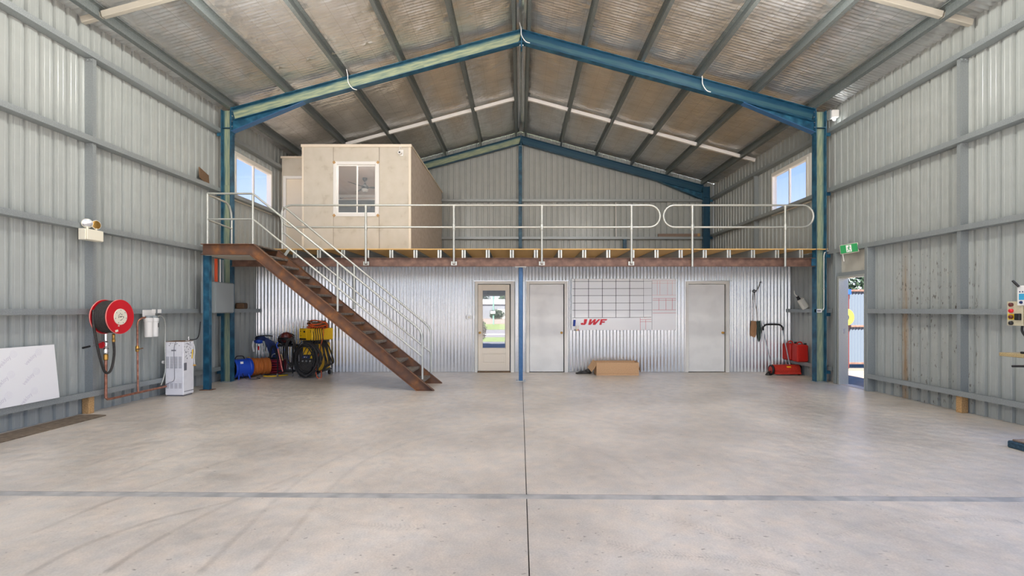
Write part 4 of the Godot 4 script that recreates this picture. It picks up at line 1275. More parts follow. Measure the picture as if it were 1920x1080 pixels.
# ----------------------------------------------------------------- cabin on the mezzanine
func build_cabin() -> void:
	var c := thing("site_office", "beige panelled office cabin with a sliding window on the mezzanine", "cabin")
	var d := 11.6
	var xl := -5.14
	var xr := -2.582
	var top := 5.36
	var wx0 := -4.408
	var wx1 := -3.325
	var wy0 := 3.67
	var wy1 := 4.97
	var seam := 0.004
	obj("wall_panel", mb().span(Vector3(xl, DECK, -d), Vector3(wx0 - seam, top, -d - 0.06), 0.003), M.cabin, c)
	obj("wall_panel", mb().span(Vector3(wx0 + seam, wy1 - 0.04, -d), Vector3(wx1 - seam, top, -d - 0.06), 0.003), M.cabin, c)
	obj("wall_panel", mb().span(Vector3(wx0 + seam, DECK, -d), Vector3(wx1 - seam, wy0 + 0.04, -d - 0.06), 0.003), M.cabin, c)
	obj("wall_panel", mb().span(Vector3(wx1 + seam, DECK, -d), Vector3(xr - 0.05, top, -d - 0.06), 0.003), M.cabin, c)
	obj("corner_trim", mb().span(Vector3(xr - 0.05, DECK, -d + 0.008), Vector3(xr + 0.008, top, -d - 0.05), 0.003), M.cream, c)
	obj("corner_trim", mb().span(Vector3(xl - 0.01, DECK, -d + 0.008), Vector3(xl + 0.03, top, -d - 0.05), 0.003), M.cream, c)
	obj("joint_strip", mb().span(Vector3(wx0 - 0.02, DECK, -d - 0.01), Vector3(wx0 + 0.02, top, -d - 0.05)), M.brown, c)
	obj("joint_strip", mb().span(Vector3(wx1 - 0.02, DECK, -d - 0.01), Vector3(wx1 + 0.02, top, -d - 0.05)), M.brown, c)
	for k in 4:
		var a := d + 0.05 + k * 1.15
		obj("side_panel", mb().span(Vector3(xr - 0.06, DECK, -a), Vector3(xr, top - 0.002, -minf(a + 1.147, DB - 0.04)), 0.002), M.cabin_side, c)
	obj("side_panel", mb().span(Vector3(xl, DECK, -d - 0.06), Vector3(xl + 0.06, top, -12.5), 0.002), M.cabin_side, c)
	var fl := mb()
	fl.span(Vector3(xl - 0.025, top, -d + 0.03), Vector3(xr + 0.025, top + 0.012, -DB + 0.04), 0.002)
	fl.span(Vector3(xl - 0.025, top - 0.055, -d + 0.03), Vector3(xr + 0.025, top, -d + 0.01), 0.002)
	fl.span(Vector3(xr + 0.005, top - 0.03, -d + 0.01), Vector3(xr + 0.025, top, -DB + 0.04), 0.002)
	obj("roof_flashing", fl, M.cream, c)
	# recessed end with the door
	obj("recess_panel", mb().span(Vector3(WL + 0.16, 4.88, -12.5), Vector3(xl, top, -12.56), 0.003), M.cabin, c)
	obj("recess_flashing", mb().span(Vector3(WL + 0.14, top - 0.04, -12.47), Vector3(xl - 0.026, top + 0.01, -12.6), 0.002), M.cream, c)
	obj("recess_panel", mb().span(Vector3(WL + 0.16, DECK, -12.5), Vector3(-6.0, 4.88, -12.56), 0.003), M.cabin, c)
	var dr := obj("door", mb().span(Vector3(-5.95, DECK + 0.01, -12.52), Vector3(-5.16, 4.8, -12.555), 0.003), M.cream, c)
	var df := mb()
	df.span(Vector3(-6.02, DECK, -12.47), Vector3(-5.95, 4.87, -12.56), 0.004)
	df.span(Vector3(-5.95, 4.8, -12.47), Vector3(xl, 4.87, -12.56), 0.004)
	obj("door_frame", df, M.white, dr)
	# window
	var wf := mb()
	wf.span(Vector3(wx0, wy0, -d + 0.02), Vector3(wx0 + 0.085, wy1, -d - 0.05), 0.006)
	wf.span(Vector3(wx1 - 0.085, wy0, -d + 0.02), Vector3(wx1, wy1, -d - 0.05), 0.006)
	wf.span(Vector3(wx0 + 0.085, wy1 - 0.075, -d + 0.02), Vector3(wx1 - 0.085, wy1, -d - 0.05), 0.006)
	wf.span(Vector3(wx0 + 0.085, wy0, -d + 0.02), Vector3(wx1 - 0.085, wy0 + 0.075, -d - 0.05), 0.006)
	var wo := obj("window", wf, M.white, c)
	var blk := mb()
	for q in [[wx0, wy0], [wx0, wy1], [wx1, wy0], [wx1, wy1]]:
		blk.box(Vector3(q[0] + (0.025 if q[0] == wx0 else -0.025), q[1] + (0.025 if q[1] == wy0 else -0.025), -d + 0.022), Vector3(0.06, 0.06, 0.004), 0.001, Basis(Vector3(0, 0, 1), PI / 4 + rng.randf_range(-0.3, 0.3)))
	obj("corner_patch", blk, M.timber, wo)
	var sx0 := wx0 + 0.085
	var sx1 := wx1 - 0.085
	var sy0 := wy0 + 0.075
	var sy1 := wy1 - 0.075
	var mx := (sx0 + sx1) * 0.5 + 0.01
	for k in 2:
		var a := sx0 if k == 0 else mx - 0.015
		var b := mx + 0.015 if k == 0 else sx1
		var dd := d + 0.014 + 0.018 * k
		var f := mb()
		f.span(Vector3(a, sy0, -dd), Vector3(a + 0.028, sy1, -dd - 0.016), 0.002)
		f.span(Vector3(b - 0.028, sy0, -dd), Vector3(b, sy1, -dd - 0.016), 0.002)
		f.span(Vector3(a + 0.028, sy0, -dd), Vector3(b - 0.028, sy0 + 0.028, -dd - 0.016), 0.002)
		f.span(Vector3(a + 0.028, sy1 - 0.028, -dd), Vector3(b - 0.028, sy1, -dd - 0.016), 0.002)
		obj("sash", f, M.white, wo)
		obj("pane", mb().span(Vector3(a + 0.028, sy0 + 0.028, -dd - 0.007), Vector3(b - 0.028, sy1 - 0.028, -dd - 0.011)), M.glass, wo)
	# room inside
	obj("inner_ceiling", mb().span(Vector3(xl + 0.06, 5.22, -d - 0.07), Vector3(xr - 0.07, 5.25, -12.56)).span(Vector3(WL + 0.18, 5.22, -12.57), Vector3(xr - 0.07, 5.25, -16.04)), M.plaster, c)
	obj("recess_roof", mb().span(Vector3(WL + 0.16, top, -12.52), Vector3(xl - 0.03, top + 0.01, -16.04), 0.001), M.cream, c)
	obj("inner_wall", mb().span(Vector3(WL + 0.17, DECK, -16.05), Vector3(xr - 0.07, 5.22, -16.08)), M.plaster, c)
	obj("cornice", mb().span(Vector3(WL + 0.17, 5.13, -16.0), Vector3(xr - 0.07, 5.22, -16.05), 0.01), M.white, c)
	obj("blind", mb().span(Vector3(-6.0, 3.9, -16.02), Vector3(-4.0, 5.04, -16.045), 0.003), M.blind, c)
	obj("blind_rail", mb().span(Vector3(-6.0, 5.04, -16.0), Vector3(-4.0, 5.08, -16.045), 0.004), M.white, c)
	var bl0 := thing("batten_light", "slim white batten light on the cabin ceiling above its window", "light fitting", Vector3(-3.5, 5.215, -11.95))
	obj("body", mb().box(Vector3(0, -0.02, 0), Vector3(1.2, 0.04, 0.08), 0.006), M.white, bl0)
	obj("tube", mb().tube(PackedVector3Array([Vector3(-0.56, -0.055, 0), Vector3(0.56, -0.055, 0)]), 0.013, 10), M.lamp, bl0)
	var bo := OmniLight3D.new()
	bo.name = "batten_glow"
	bo.light_energy = 0.7
	bo.light_size = 0.05
	bo.omni_range = 30.0
	bo.omni_attenuation = 2.0
	bo.shadow_enabled = true
	bl0.add_child(bo)
	bo.position = Vector3(0, -0.16, 0)
	# ceiling fan
	var fn := thing("ceiling_fan", "dark three-bladed ceiling fan inside the office cabin", "ceiling fan", Vector3(-4.42, 5.22, -14.0))
	obj("mount", mb().lathe(PackedVector2Array([Vector2(0, 0), Vector2(0.07, 0), Vector2(0.065, -0.04), Vector2(0.03, -0.09), Vector2(0.014, -0.1), Vector2(0.014, -0.16), Vector2(0, -0.16)]), Transform3D.IDENTITY, 16), M.fan_dark, fn)
	obj("motor", mb().lathe(PackedVector2Array([Vector2(0, -0.14), Vector2(0.03, -0.15), Vector2(0.045, -0.2), Vector2(0.095, -0.23), Vector2(0.1, -0.29), Vector2(0.09, -0.31), Vector2(0, -0.31)]), Transform3D.IDENTITY, 18), M.fan_dark, fn)
	obj("globe", mb().lathe(PackedVector2Array([Vector2(0.092, -0.31), Vector2(0.088, -0.35), Vector2(0.06, -0.395), Vector2(0.0, -0.41)]), Transform3D.IDENTITY, 16), M.globe, fn)
	for k in 3:
		var an := 0.12 + TAU * k / 3.0
		var bl := PackedVector2Array([Vector2(0.08, -0.03), Vector2(0.2, -0.055), Vector2(0.62, -0.065), Vector2(0.64, 0.04), Vector2(0.2, 0.05), Vector2(0.08, 0.03)])
		var xf := Transform3D(Basis(Vector3.UP, an) * Basis(Vector3.RIGHT, PI / 2 - 0.22), Vector3(0, -0.26, 0))
		obj("blade", mb().prism(bl, xf, 0.008), M.fan_dark, fn)
	var cam := thing("security_camera", "small white security camera on the top corner of the cabin", "camera", Vector3(-2.82, 5.17, -11.6))
	obj("bracket", mb().box(Vector3(0.02, 0.0, 0.012), Vector3(0.1, 0.15, 0.024), 0.006), M.white, cam)
	obj("body", mb().lathe(PackedVector2Array([Vector2(0, -0.05), Vector2(0.042, -0.045), Vector2(0.048, 0.0), Vector2(0.042, 0.045), Vector2(0, 0.05)]), Transform3D(Basis(Vector3.RIGHT, PI / 2), Vector3(0.0, -0.015, 0.06)), 16), M.white, cam)
	obj("lens", mb().lathe(PackedVector2Array([Vector2(0.022, 0.0), Vector2(0.02, 0.006), Vector2(0, 0.006)]), Transform3D(Basis(Vector3.RIGHT, PI / 2), Vector3(0.0, -0.015, 0.108)), 14), M.black, cam)
	obj("cable", mb().tube(smooth_path([Vector3(0.0, 0.06, 0.02), Vector3(-0.015, 0.12, 0.05), Vector3(0.02, 0.13, 0.04), Vector3(0.02, 0.1, 0.02)], 4), 0.006, 6), M.white, cam)

# ----------------------------------------------------------------- things along the left wall
func build_left_items() -> void:
	# twin-head emergency light
	var e := thing("emergency_light", "cream twin-head emergency light fixed to the wall girt", "light fitting", Vector3(-6.065, 2.44, -6.74))
	obj("case", mb().span(Vector3(0.0, 0.0, 0.0), Vector3(0.1, 0.155, -0.29), 0.006), M.ivory, e)
	obj("cover", mb().span(Vector3(0.1, 0.004, -0.012), Vector3(0.118, 0.151, -0.278), 0.006), M.ivory, e)
	for k in 2:
		var p := Vector3(0.06, 0.235, -0.075 - 0.14 * k)
		var turn := Basis(Vector3.UP, [0.75, 1.35][k]) * Basis(Vector3.RIGHT, PI / 2 + [0.25, 0.0][k])
		var hd := obj("lamp_head", mb().lathe(PackedVector2Array([Vector2(0, -0.05), Vector2(0.035, -0.045), Vector2(0.06, -0.01), Vector2(0.064, 0.012), Vector2(0.058, 0.014)]), Transform3D(turn, p), 20), M.ivory, e)
		obj("lens", mb().lathe(PackedVector2Array([Vector2(0.058, 0.01), Vector2(0.04, 0.016), Vector2(0, 0.02)]), Transform3D(turn, p), 20), M.chrome if k == 0 else M.brass, hd)
		obj("neck", mb().tube(PackedVector3Array([Vector3(p.x, 0.155, p.z), Vector3(p.x, 0.19, p.z)]), 0.014, 8), M.ivory, hd)
	# fire hose reel
	var rc := Vector3(-5.985, 1.373, -7.06)
	var r := thing("fire_hose_reel", "red fire hose reel wound with black hose on the wall", "hose reel", rc)
	var side := Basis(Vector3(0, 0, 1), -PI / 2)          # local y points out of the wall
	obj("wall_bracket", mb().span(Vector3(-0.08, -0.12, 0.05), Vector3(0.0, 0.12, -0.05), 0.004), M.galv, r)
	for k in 2:
		var x: float = [0.01, 0.235][k]
		var disc := PackedVector2Array([Vector2(0.02, -0.006), Vector2(0.236, -0.006), Vector2(0.243, -0.01), Vector2(0.247, 0.0), Vector2(0.243, 0.009), Vector2(0.236, 0.006), Vector2(0.02, 0.006)])
		var o := obj("flange", mb().lathe(disc, Transform3D(side, Vector3(x, 0, 0)), 44), M.red, r)
		obj("rim", mb().lathe(PackedVector2Array([Vector2(0.2435, -0.008), Vector2(0.249, -0.002), Vector2(0.249, 0.002), Vector2(0.2435, 0.008)]), Transform3D(side, Vector3(x, 0, 0)), 44), M.red_edge, o)
	obj("drum", mb().lathe(PackedVector2Array([Vector2(0.12, 0.01), Vector2(0.12, 0.24)]), Transform3D(side, Vector3.ZERO), 24), M.red, r)
	var hub := obj("hub_label", mb().lathe(PackedVector2Array([Vector2(0, 0.251), Vector2(0.114, 0.249), Vector2(0.117, 0.24)]), Transform3D(side, Vector3.ZERO), 32), M.ivory, r)
	var dots := mb()
	for k in 7:
		var an := TAU * k / 7.0
		dots.ball(Vector3(0.25, 0.095 * cos(an), 0.095 * sin(an)), Vector3(0.003, 0.006, 0.006), 8)
	for k in 9:
		dots.box(Vector3(0.2505, rng.randf_range(-0.05, 0.05), rng.randf_range(-0.05, 0.05)), Vector3(0.001, 0.006, 0.03), 0.0, Basis(Vector3.RIGHT, rng.randf_range(0, TAU)))
	dots.box(Vector3(0.251, 0.0, 0.0), Vector3(0.002, 0.012, 0.03), 0.0, Basis(Vector3.RIGHT, 0.4))
	obj("print", dots, M.ink, hub)
	obj("sticker", mb().box(Vector3(0.2425, -0.2, 0.065), Vector3(0.002, 0.03, 0.05), 0.0, Basis(Vector3.RIGHT, 0.2)), M.ivory, r)
	obj("sticker", mb().box(Vector3(0.2425, -0.13, 0.03), Vector3(0.002, 0.014, 0.025)), M.ivory, r)
	# the coils
	var coil := PackedVector3Array()
	var turns := 9
	for layer in 2:
		for i in turns * 20 + 1:
			var an := TAU * i / 20.0
			var tt := float(i) / (turns * 20)
			var xx := 0.03 + 0.185 * (tt if layer == 0 else 1.0 - tt)
			coil.append(Vector3(xx, (0.19 + 0.028 * layer) * cos(an), (0.19 + 0.028 * layer) * sin(an)))
	obj("hose", mb().tube(coil, 0.0145, 7), M.rubber, r)
	obj("hose_tail", mb().tube(smooth_path([Vector3(0.04, 0.1, 0.215), Vector3(0.04, -0.08, 0.215), Vector3(0.045, -0.35, 0.17), Vector3(0.04, -0.6, 0.1), Vector3(0.03, -0.78, 0.02), Vector3(0.03, -0.81, -0.05), Vector3(0.02, -0.74, -0.12), Vector3(0.02, -0.55, -0.16), Vector3(0.02, -0.37, -0.15)], 6), 0.0165, 10), M.rubber, r)
	obj("nozzle", mb().lathe(PackedVector2Array([Vector2(0.02, 0.0), Vector2(0.022, 0.03), Vector2(0.016, 0.05), Vector2(0.02, 0.1), Vector2(0.012, 0.12), Vector2(0, 0.12)]), Transform3D(Basis.IDENTITY, Vector3(0.02, -0.37, -0.15)), 12), M.brass, r)
	# riser with stop valve
	var pv := thing("hose_reel_riser", "copper pipe and valve rising to the fire hose reel", "pipe", Vector3(-6.02, 0, -7.14))
	obj("riser_pipe", mb().tube(PackedVector3Array([Vector3(0, 0.19, 0), Vector3(0, 0.78, 0)]), 0.019, 10), M.copper, pv)
	obj("valve_body", mb().lathe(PackedVector2Array([Vector2(0.022, 0.74), Vector2(0.03, 0.75), Vector2(0.03, 0.82), Vector2(0.022, 0.83)]), Transform3D.IDENTITY, 12), M.brass, pv)
	obj("valve_fitting", mb().lathe(PackedVector2Array([Vector2(0.024, 0.83), Vector2(0.036, 0.85), Vector2(0.036, 0.9), Vector2(0.028, 0.92), Vector2(0.034, 0.95), Vector2(0.034, 1.0), Vector2(0.024, 1.02), Vector2(0.024, 1.18), Vector2(0, 1.18)]), Transform3D.IDENTITY, 12), M.chrome, pv)
	obj("valve_wheel", mb().lathe(PackedVector2Array([Vector2(0.0, 0), Vector2(0.05, 0.0), Vector2(0.055, 0.008), Vector2(0.05, 0.016), Vector2(0, 0.016)]), Transform3D(Basis(Vector3.RIGHT, PI / 2), Vector3(-0.01, 0.97, 0.06)), 16), M.red, pv)
	obj("valve_handle", mb().tube(smooth_path([Vector3(0, 1.03, 0.02), Vector3(0.02, 1.01, 0.12), Vector3(0.02, 0.96, 0.3)], 4), 0.008, 6), M.galv, pv)
	obj("handle_grip", mb().tube(PackedVector3Array([Vector3(0.02, 0.965, 0.29), Vector3(0.02, 0.95, 0.4)]), 0.014, 8), M.black, pv)
	# water pipe along the wall with a branch to the filter
	var wp := thing("water_pipe", "copper water pipe running low along the wall to the filter", "pipe", Vector3(0, 0, 0))
	obj("low_run", mb().tube(PackedVector3Array([Vector3(-6.02, 0.2, -7.14), Vector3(-6.02, 0.17, -7.17), Vector3(-6.02, 0.165, -7.22), Vector3(-6.02, 0.17, -8.35)]), 0.018, 10), M.copper, wp)
	obj("branch", mb().tube(PackedVector3Array([Vector3(-6.02, 0.17, -7.74), Vector3(-6.03, 1.24, -7.74), Vector3(-6.03, 1.3, -7.76), Vector3(-6.02, 1.34, -7.82), Vector3(-6.02, 1.35, -7.9)]), 0.014, 10), M.copper, wp)
	obj("valve", mb().lathe(PackedVector2Array([Vector2(0.016, -0.05), Vector2(0.026, -0.03), Vector2(0.026, 0.03), Vector2(0.016, 0.05)]), Transform3D(Basis.IDENTITY, Vector3(-6.03, 0.86, -7.74)), 10), M.brass, wp)
	obj("valve_lever", mb().bar(Vector3(-6.0, 0.85, -7.68), Vector3(-6.0, 0.86, -7.82), 0.02, 0.008, Vector3.RIGHT, 0.002), M.brown, wp)
	# twin water filter
	var wf := thing("water_filter", "white twin canister water filter hanging below the wall girt", "water filter", Vector3(-6.0, 1.03, -7.93))
	for k in 2:
		var p := Vector3(0, 0, -0.065 + (-0.125 if k == 1 else 0.0) + 0.06)
		obj("canister", mb().lathe(PackedVector2Array([Vector2(0, 0), Vector2(0.05, 0.002), Vector2(0.054, 0.015), Vector2(0.058, 0.25), Vector2(0.064, 0.255), Vector2(0.064, 0.3), Vector2(0.05, 0.31), Vector2(0, 0.31)]), Transform3D(Basis.IDENTITY, p), 20), M.white, wf)
		obj("cap", mb().lathe(PackedVector2Array([Vector2(0, 0.31), Vector2(0.05, 0.31), Vector2(0.046, 0.345), Vector2(0, 0.35)]), Transform3D(Basis.IDENTITY, p), 16), M.grey_box, wf)
		obj("bracket", mb().box(p + Vector3(0.092, 0.42, 0.01), Vector3(0.006, 0.06, 0.08), 0.002), M.white, wf)
	obj("mark", mb().box(Vector3(0.058, 0.19, -0.14), Vector3(0.004, 0.07, 0.016), 0.002), M.ink, wf)
	obj("mounting_plate", mb().span(Vector3(-0.06, 0.33, 0.05), Vector3(-0.05, 0.44, -0.22), 0.002), M.white, wf)
	obj("outlet_tube", mb().tube(smooth_path([Vector3(0.0, 0.33, -0.19), Vector3(0.0, 0.33, -0.3), Vector3(-0.01, 0.2, -0.39), Vector3(-0.02, -0.2, -0.4), Vector3(-0.02, -0.55, -0.41), Vector3(-0.02, -0.72, -0.36), Vector3(0.0, -0.82, -0.28)], 6), 0.009, 8), M.galv_rail, wf)
	# scuffed white appliance, its back to the room
	var ap := thing("water_cooler", "scuffed white water cooler cabinet standing by the blue post", "appliance", Vector3(-5.885, 0, -8.5))
	obj("cabinet", mb().span(Vector3(-0.155, 0.02, 0.14), Vector3(0.155, 0.925, -0.13), 0.008), M.appliance, ap)
	obj("foot_rail", mb().span(Vector3(-0.14, 0.0, 0.12), Vector3(0.14, 0.02, -0.11), 0.003), M.slot, ap)
	var slots := mb()
	for row in 14:
		for col in 4:
			slots.box(Vector3(-0.115 + col * 0.072, 0.48 + row * 0.0145, 0.1395), Vector3(0.054, 0.006, 0.004))
	for row in 6:
		for col in 4:
			slots.box(Vector3(-0.115 + col * 0.072, 0.14 + row * 0.0145, 0.1395), Vector3(0.05, 0.005, 0.004))
	obj("vent_slots", slots, M.slot, ap)
	obj("hand_slot", mb().box(Vector3(-0.01, 0.78, 0.139), Vector3(0.08, 0.022, 0.004)), M.slot, ap)
	obj("access_cover", mb().box(Vector3(-0.06, 0.35, 0.141), Vector3(0.17, 0.19, 0.004), 0.002), M.appliance, ap)
	var chips := mb()
	for k in 26:
		chips.box(Vector3(0.1553, rng.randf_range(0.62, 0.91), rng.randf_range(-0.11, 0.12)), Vector3(0.001, rng.randf_range(0.008, 0.03), rng.randf_range(0.008, 0.022)), 0.0, Basis(Vector3.RIGHT, rng.randf_range(-0.4, 0.4)))
	chips.box(Vector3(0.1553, 0.5, 0.09), Vector3(0.001, 0.13, 0.07))
	chips.box(Vector3(0.1553, 0.075, 0.0), Vector3(0.002, 0.012, 0.24))
	for k in 10:
		chips.box(Vector3(rng.randf_range(-0.14, 0.14), rng.randf_range(0.86, 0.92), 0.1408), Vector3(rng.randf_range(0.006, 0.02), rng.randf_range(0.006, 0.016), 0.001))
	obj("paint_chips", chips, M.slot, ap).set_meta("kind", "stuff")
	obj("yellow_mark", mb().box(Vector3(0.1556, 0.7, -0.09), Vector3(0.001, 0.16, 0.03), 0.0, Basis(Vector3.RIGHT, -0.12)), M.yellow_plain, ap)
	obj("top_edge", mb().span(Vector3(-0.15, 0.925, 0.135), Vector3(0.15, 0.935, -0.125), 0.003), M.brown, ap)
	obj("power_cord", mb().tube(smooth_path([Vector3(0.05, 0.94, 0.1), Vector3(0.02, 0.9, 0.15), Vector3(0.0, 0.7, 0.146), Vector3(0.01, 0.4, 0.146), Vector3(-0.0, 0.27, 0.15), Vector3(-0.1, 0.22, 0.15), Vector3(-0.17, 0.17, 0.15), Vector3(-0.17, 0.1, 0.13)], 6), 0.004, 6), M.slot, ap)
	obj("drain_hose", mb().tube(smooth_path([Vector3(0.1, 0.94, 0.0), Vector3(0.16, 0.9, -0.09), Vector3(0.175, 0.78, -0.12), Vector3(0.17, 0.62, -0.12), Vector3(0.18, 0.5, -0.12)], 5), 0.006, 6), M.white, ap)
	obj("drain_fitting", mb().lathe(PackedVector2Array([Vector2(0, 0), Vector2(0.016, 0.002), Vector2(0.016, 0.03), Vector2(0.01, 0.035), Vector2(0, 0.06)]), Transform3D(Basis(Vector3(0, 0, 1), -PI / 2), Vector3(0.155, 0.5, -0.12)), 10), M.brass, ap)
	obj("plug_lead", mb().tube(smooth_path([Vector3(0.12, 0.95, -0.08), Vector3(0.16, 0.96, -0.2), Vector3(0.1, 1.06, -0.36), Vector3(0.03, 1.25, -0.5)], 6), 0.008, 6), M.black, ap)
	obj("tap", mb().lathe(PackedVector2Array([Vector2(0, 0), Vector2(0.018, 0), Vector2(0.02, 0.03), Vector2(0.008, 0.035), Vector2(0.008, 0.07), Vector2(0, 0.07)]), Transform3D(Basis.IDENTITY, Vector3(0.11, 0.935, -0.06)), 10), M.chrome, ap)
	obj("outlet_cap", mb().lathe(PackedVector2Array([Vector2(0, 0), Vector2(0.03, 0), Vector2(0.03, 0.03), Vector2(0.012, 0.035), Vector2(0.012, 0.12)]), Transform3D(Basis(Vector3(0, 0, 1), -PI / 2) , Vector3(-0.26, 0.57, 0.05)), 14), M.white, ap)
	# leaning white panel
	var pn := thing("leaning_board", "large white faced board leaning against the wall girts", "board", Vector3(-6.052, 0.322, -6.45))
	var lean := Basis(Vector3(0, 0, 1), 0.1)
	obj("board", mb().box(lean * Vector3(0.0, 0.35, 0.62), Vector3(0.016, 0.7, 1.24), 0.002, lean), M.panel_white, pn)
	var pr := mb()
	for row in 3:
		for col in 4:
			var p := Vector3(0.0083, 0.62 - row * 0.24, 0.22 + col * 0.31 + row * 0.05)
			for ring in 4:
				var rr := 0.012 + ring * 0.01
				pr.tube(arc(lean * p, lean * Vector3.UP, lean * Vector3(0, 0, 1), rr, 0, TAU, 16), 0.0009, 4)
	obj("printed_rings", pr, M.faint, pn)
	for row in 3:
		for col in 4:
			var tm := TextMesh.new()
			tm.text = "vekloy"
			tm.font_size = 12
			tm.pixel_size = 0.0048
			tm.depth = 0.0006
			var o := obj("printed_word", tm, M.faint, pn)
			o.transform = Transform3D(lean * Basis(Vector3.UP, PI / 2) * Basis(Vector3(0, 0, 1), 0.7), lean * Vector3(0.0084, 0.54 - row * 0.24, 0.33 + col * 0.31 + row * 0.05))
	# mat
	var mt := PackedVector2Array([Vector2(-6.08, -4.6), Vector2(-5.74, -4.6), Vector2(-5.755, -6.83), Vector2(-5.95, -6.86), Vector2(-6.13, -6.83)])
	tag(obj("rubber_mat", mb().prism(mt, Transform3D(Basis(Vector3(1, 0, 0), Vector3(0, 0, 1), Vector3(0, 1, 0)), Vector3(0, 0.0, 0)), 0.014), M.mat), "long brown rubber mat lying on the floor below the white board", "mat")
	# electrical box with conduits
	var eb := thing("electrical_box", "grey metal electrical box under the stair landing", "electrical box", Vector3(-5.88, 1.405, -9.27))
	obj("case", mb().span(Vector3(-0.15, 0.0, 0.0), Vector3(0.11, 0.6, -0.62), 0.008), M.grey_box, eb)
	obj("lid", mb().span(Vector3(0.11, 0.012, -0.012), Vector3(0.13, 0.588, -0.608), 0.006), M.grey_box, eb)
	obj("conduit", mb().tube(PackedVector3Array([Vector3(0.02, 0.6, -0.2), Vector3(0.02, 1.05, -0.2)]), 0.028, 12), M.orange, eb)
	obj("conduit", mb().tube(PackedVector3Array([Vector3(0.02, 0.6, -0.33), Vector3(0.02, 1.05, -0.33)]), 0.016, 10), M.white, eb)
	obj("conduit", mb().tube(PackedVector3Array([Vector3(0.02, 0.6, -0.42), Vector3(0.02, 1.05, -0.42)]), 0.016, 10), M.grey_box, eb)
	# timber offcuts on the girts
	tag(obj("timber_offcut", mb().box(Vector3(-6.12, 1.555, -10.8), Vector3(0.16, 0.13, 0.4), 0.02, Basis(Vector3.UP, 0.3)), M.brown), "brown timber offcut resting on the girt beside the electrical box", "timber")
	tag(obj("plank_offcut", mb().box(Vector3(-6.11, 4.05, -9.5), Vector3(0.02, 0.24, 0.3), 0.004, Basis(Vector3.RIGHT, -0.3) * Basis(Vector3(0, 0, 1), 0.25)), M.brown), "short brown plank wedged on the girt above the landing rail", "timber")

# ----------------------------------------------------------------- welding gear under the stairs
func ring_coil(c: Vector3, n: int, r: Vector2, jitter: float, tilt: Basis, sd: int, wire: float, span: float, wild := 0.1) -> MB:
	var g := RandomNumberGenerator.new()
	g.seed = sd
	var b := mb()
	var pts := []
	for k in n:
		var off := Vector3(g.randfn() * jitter, g.randfn() * jitter, span * (k / maxf(n - 1.0, 1.0) - 0.5))
		var lean := Basis.from_euler(Vector3(g.randfn() * wild, g.randfn() * wild, 0))
		var sx := r.x * g.randf_range(0.86, 1.06)
		var sy := r.y * g.randf_range(0.86, 1.06)
		for i in 12:
			var a := TAU * i / 12.0
			pts.append(c + tilt * (off + lean * Vector3(cos(a) * sx, sin(a) * sy, span / n * i / 12.0)))
	b.tube(smooth_path(pts, 3), wire, 6)
	return b

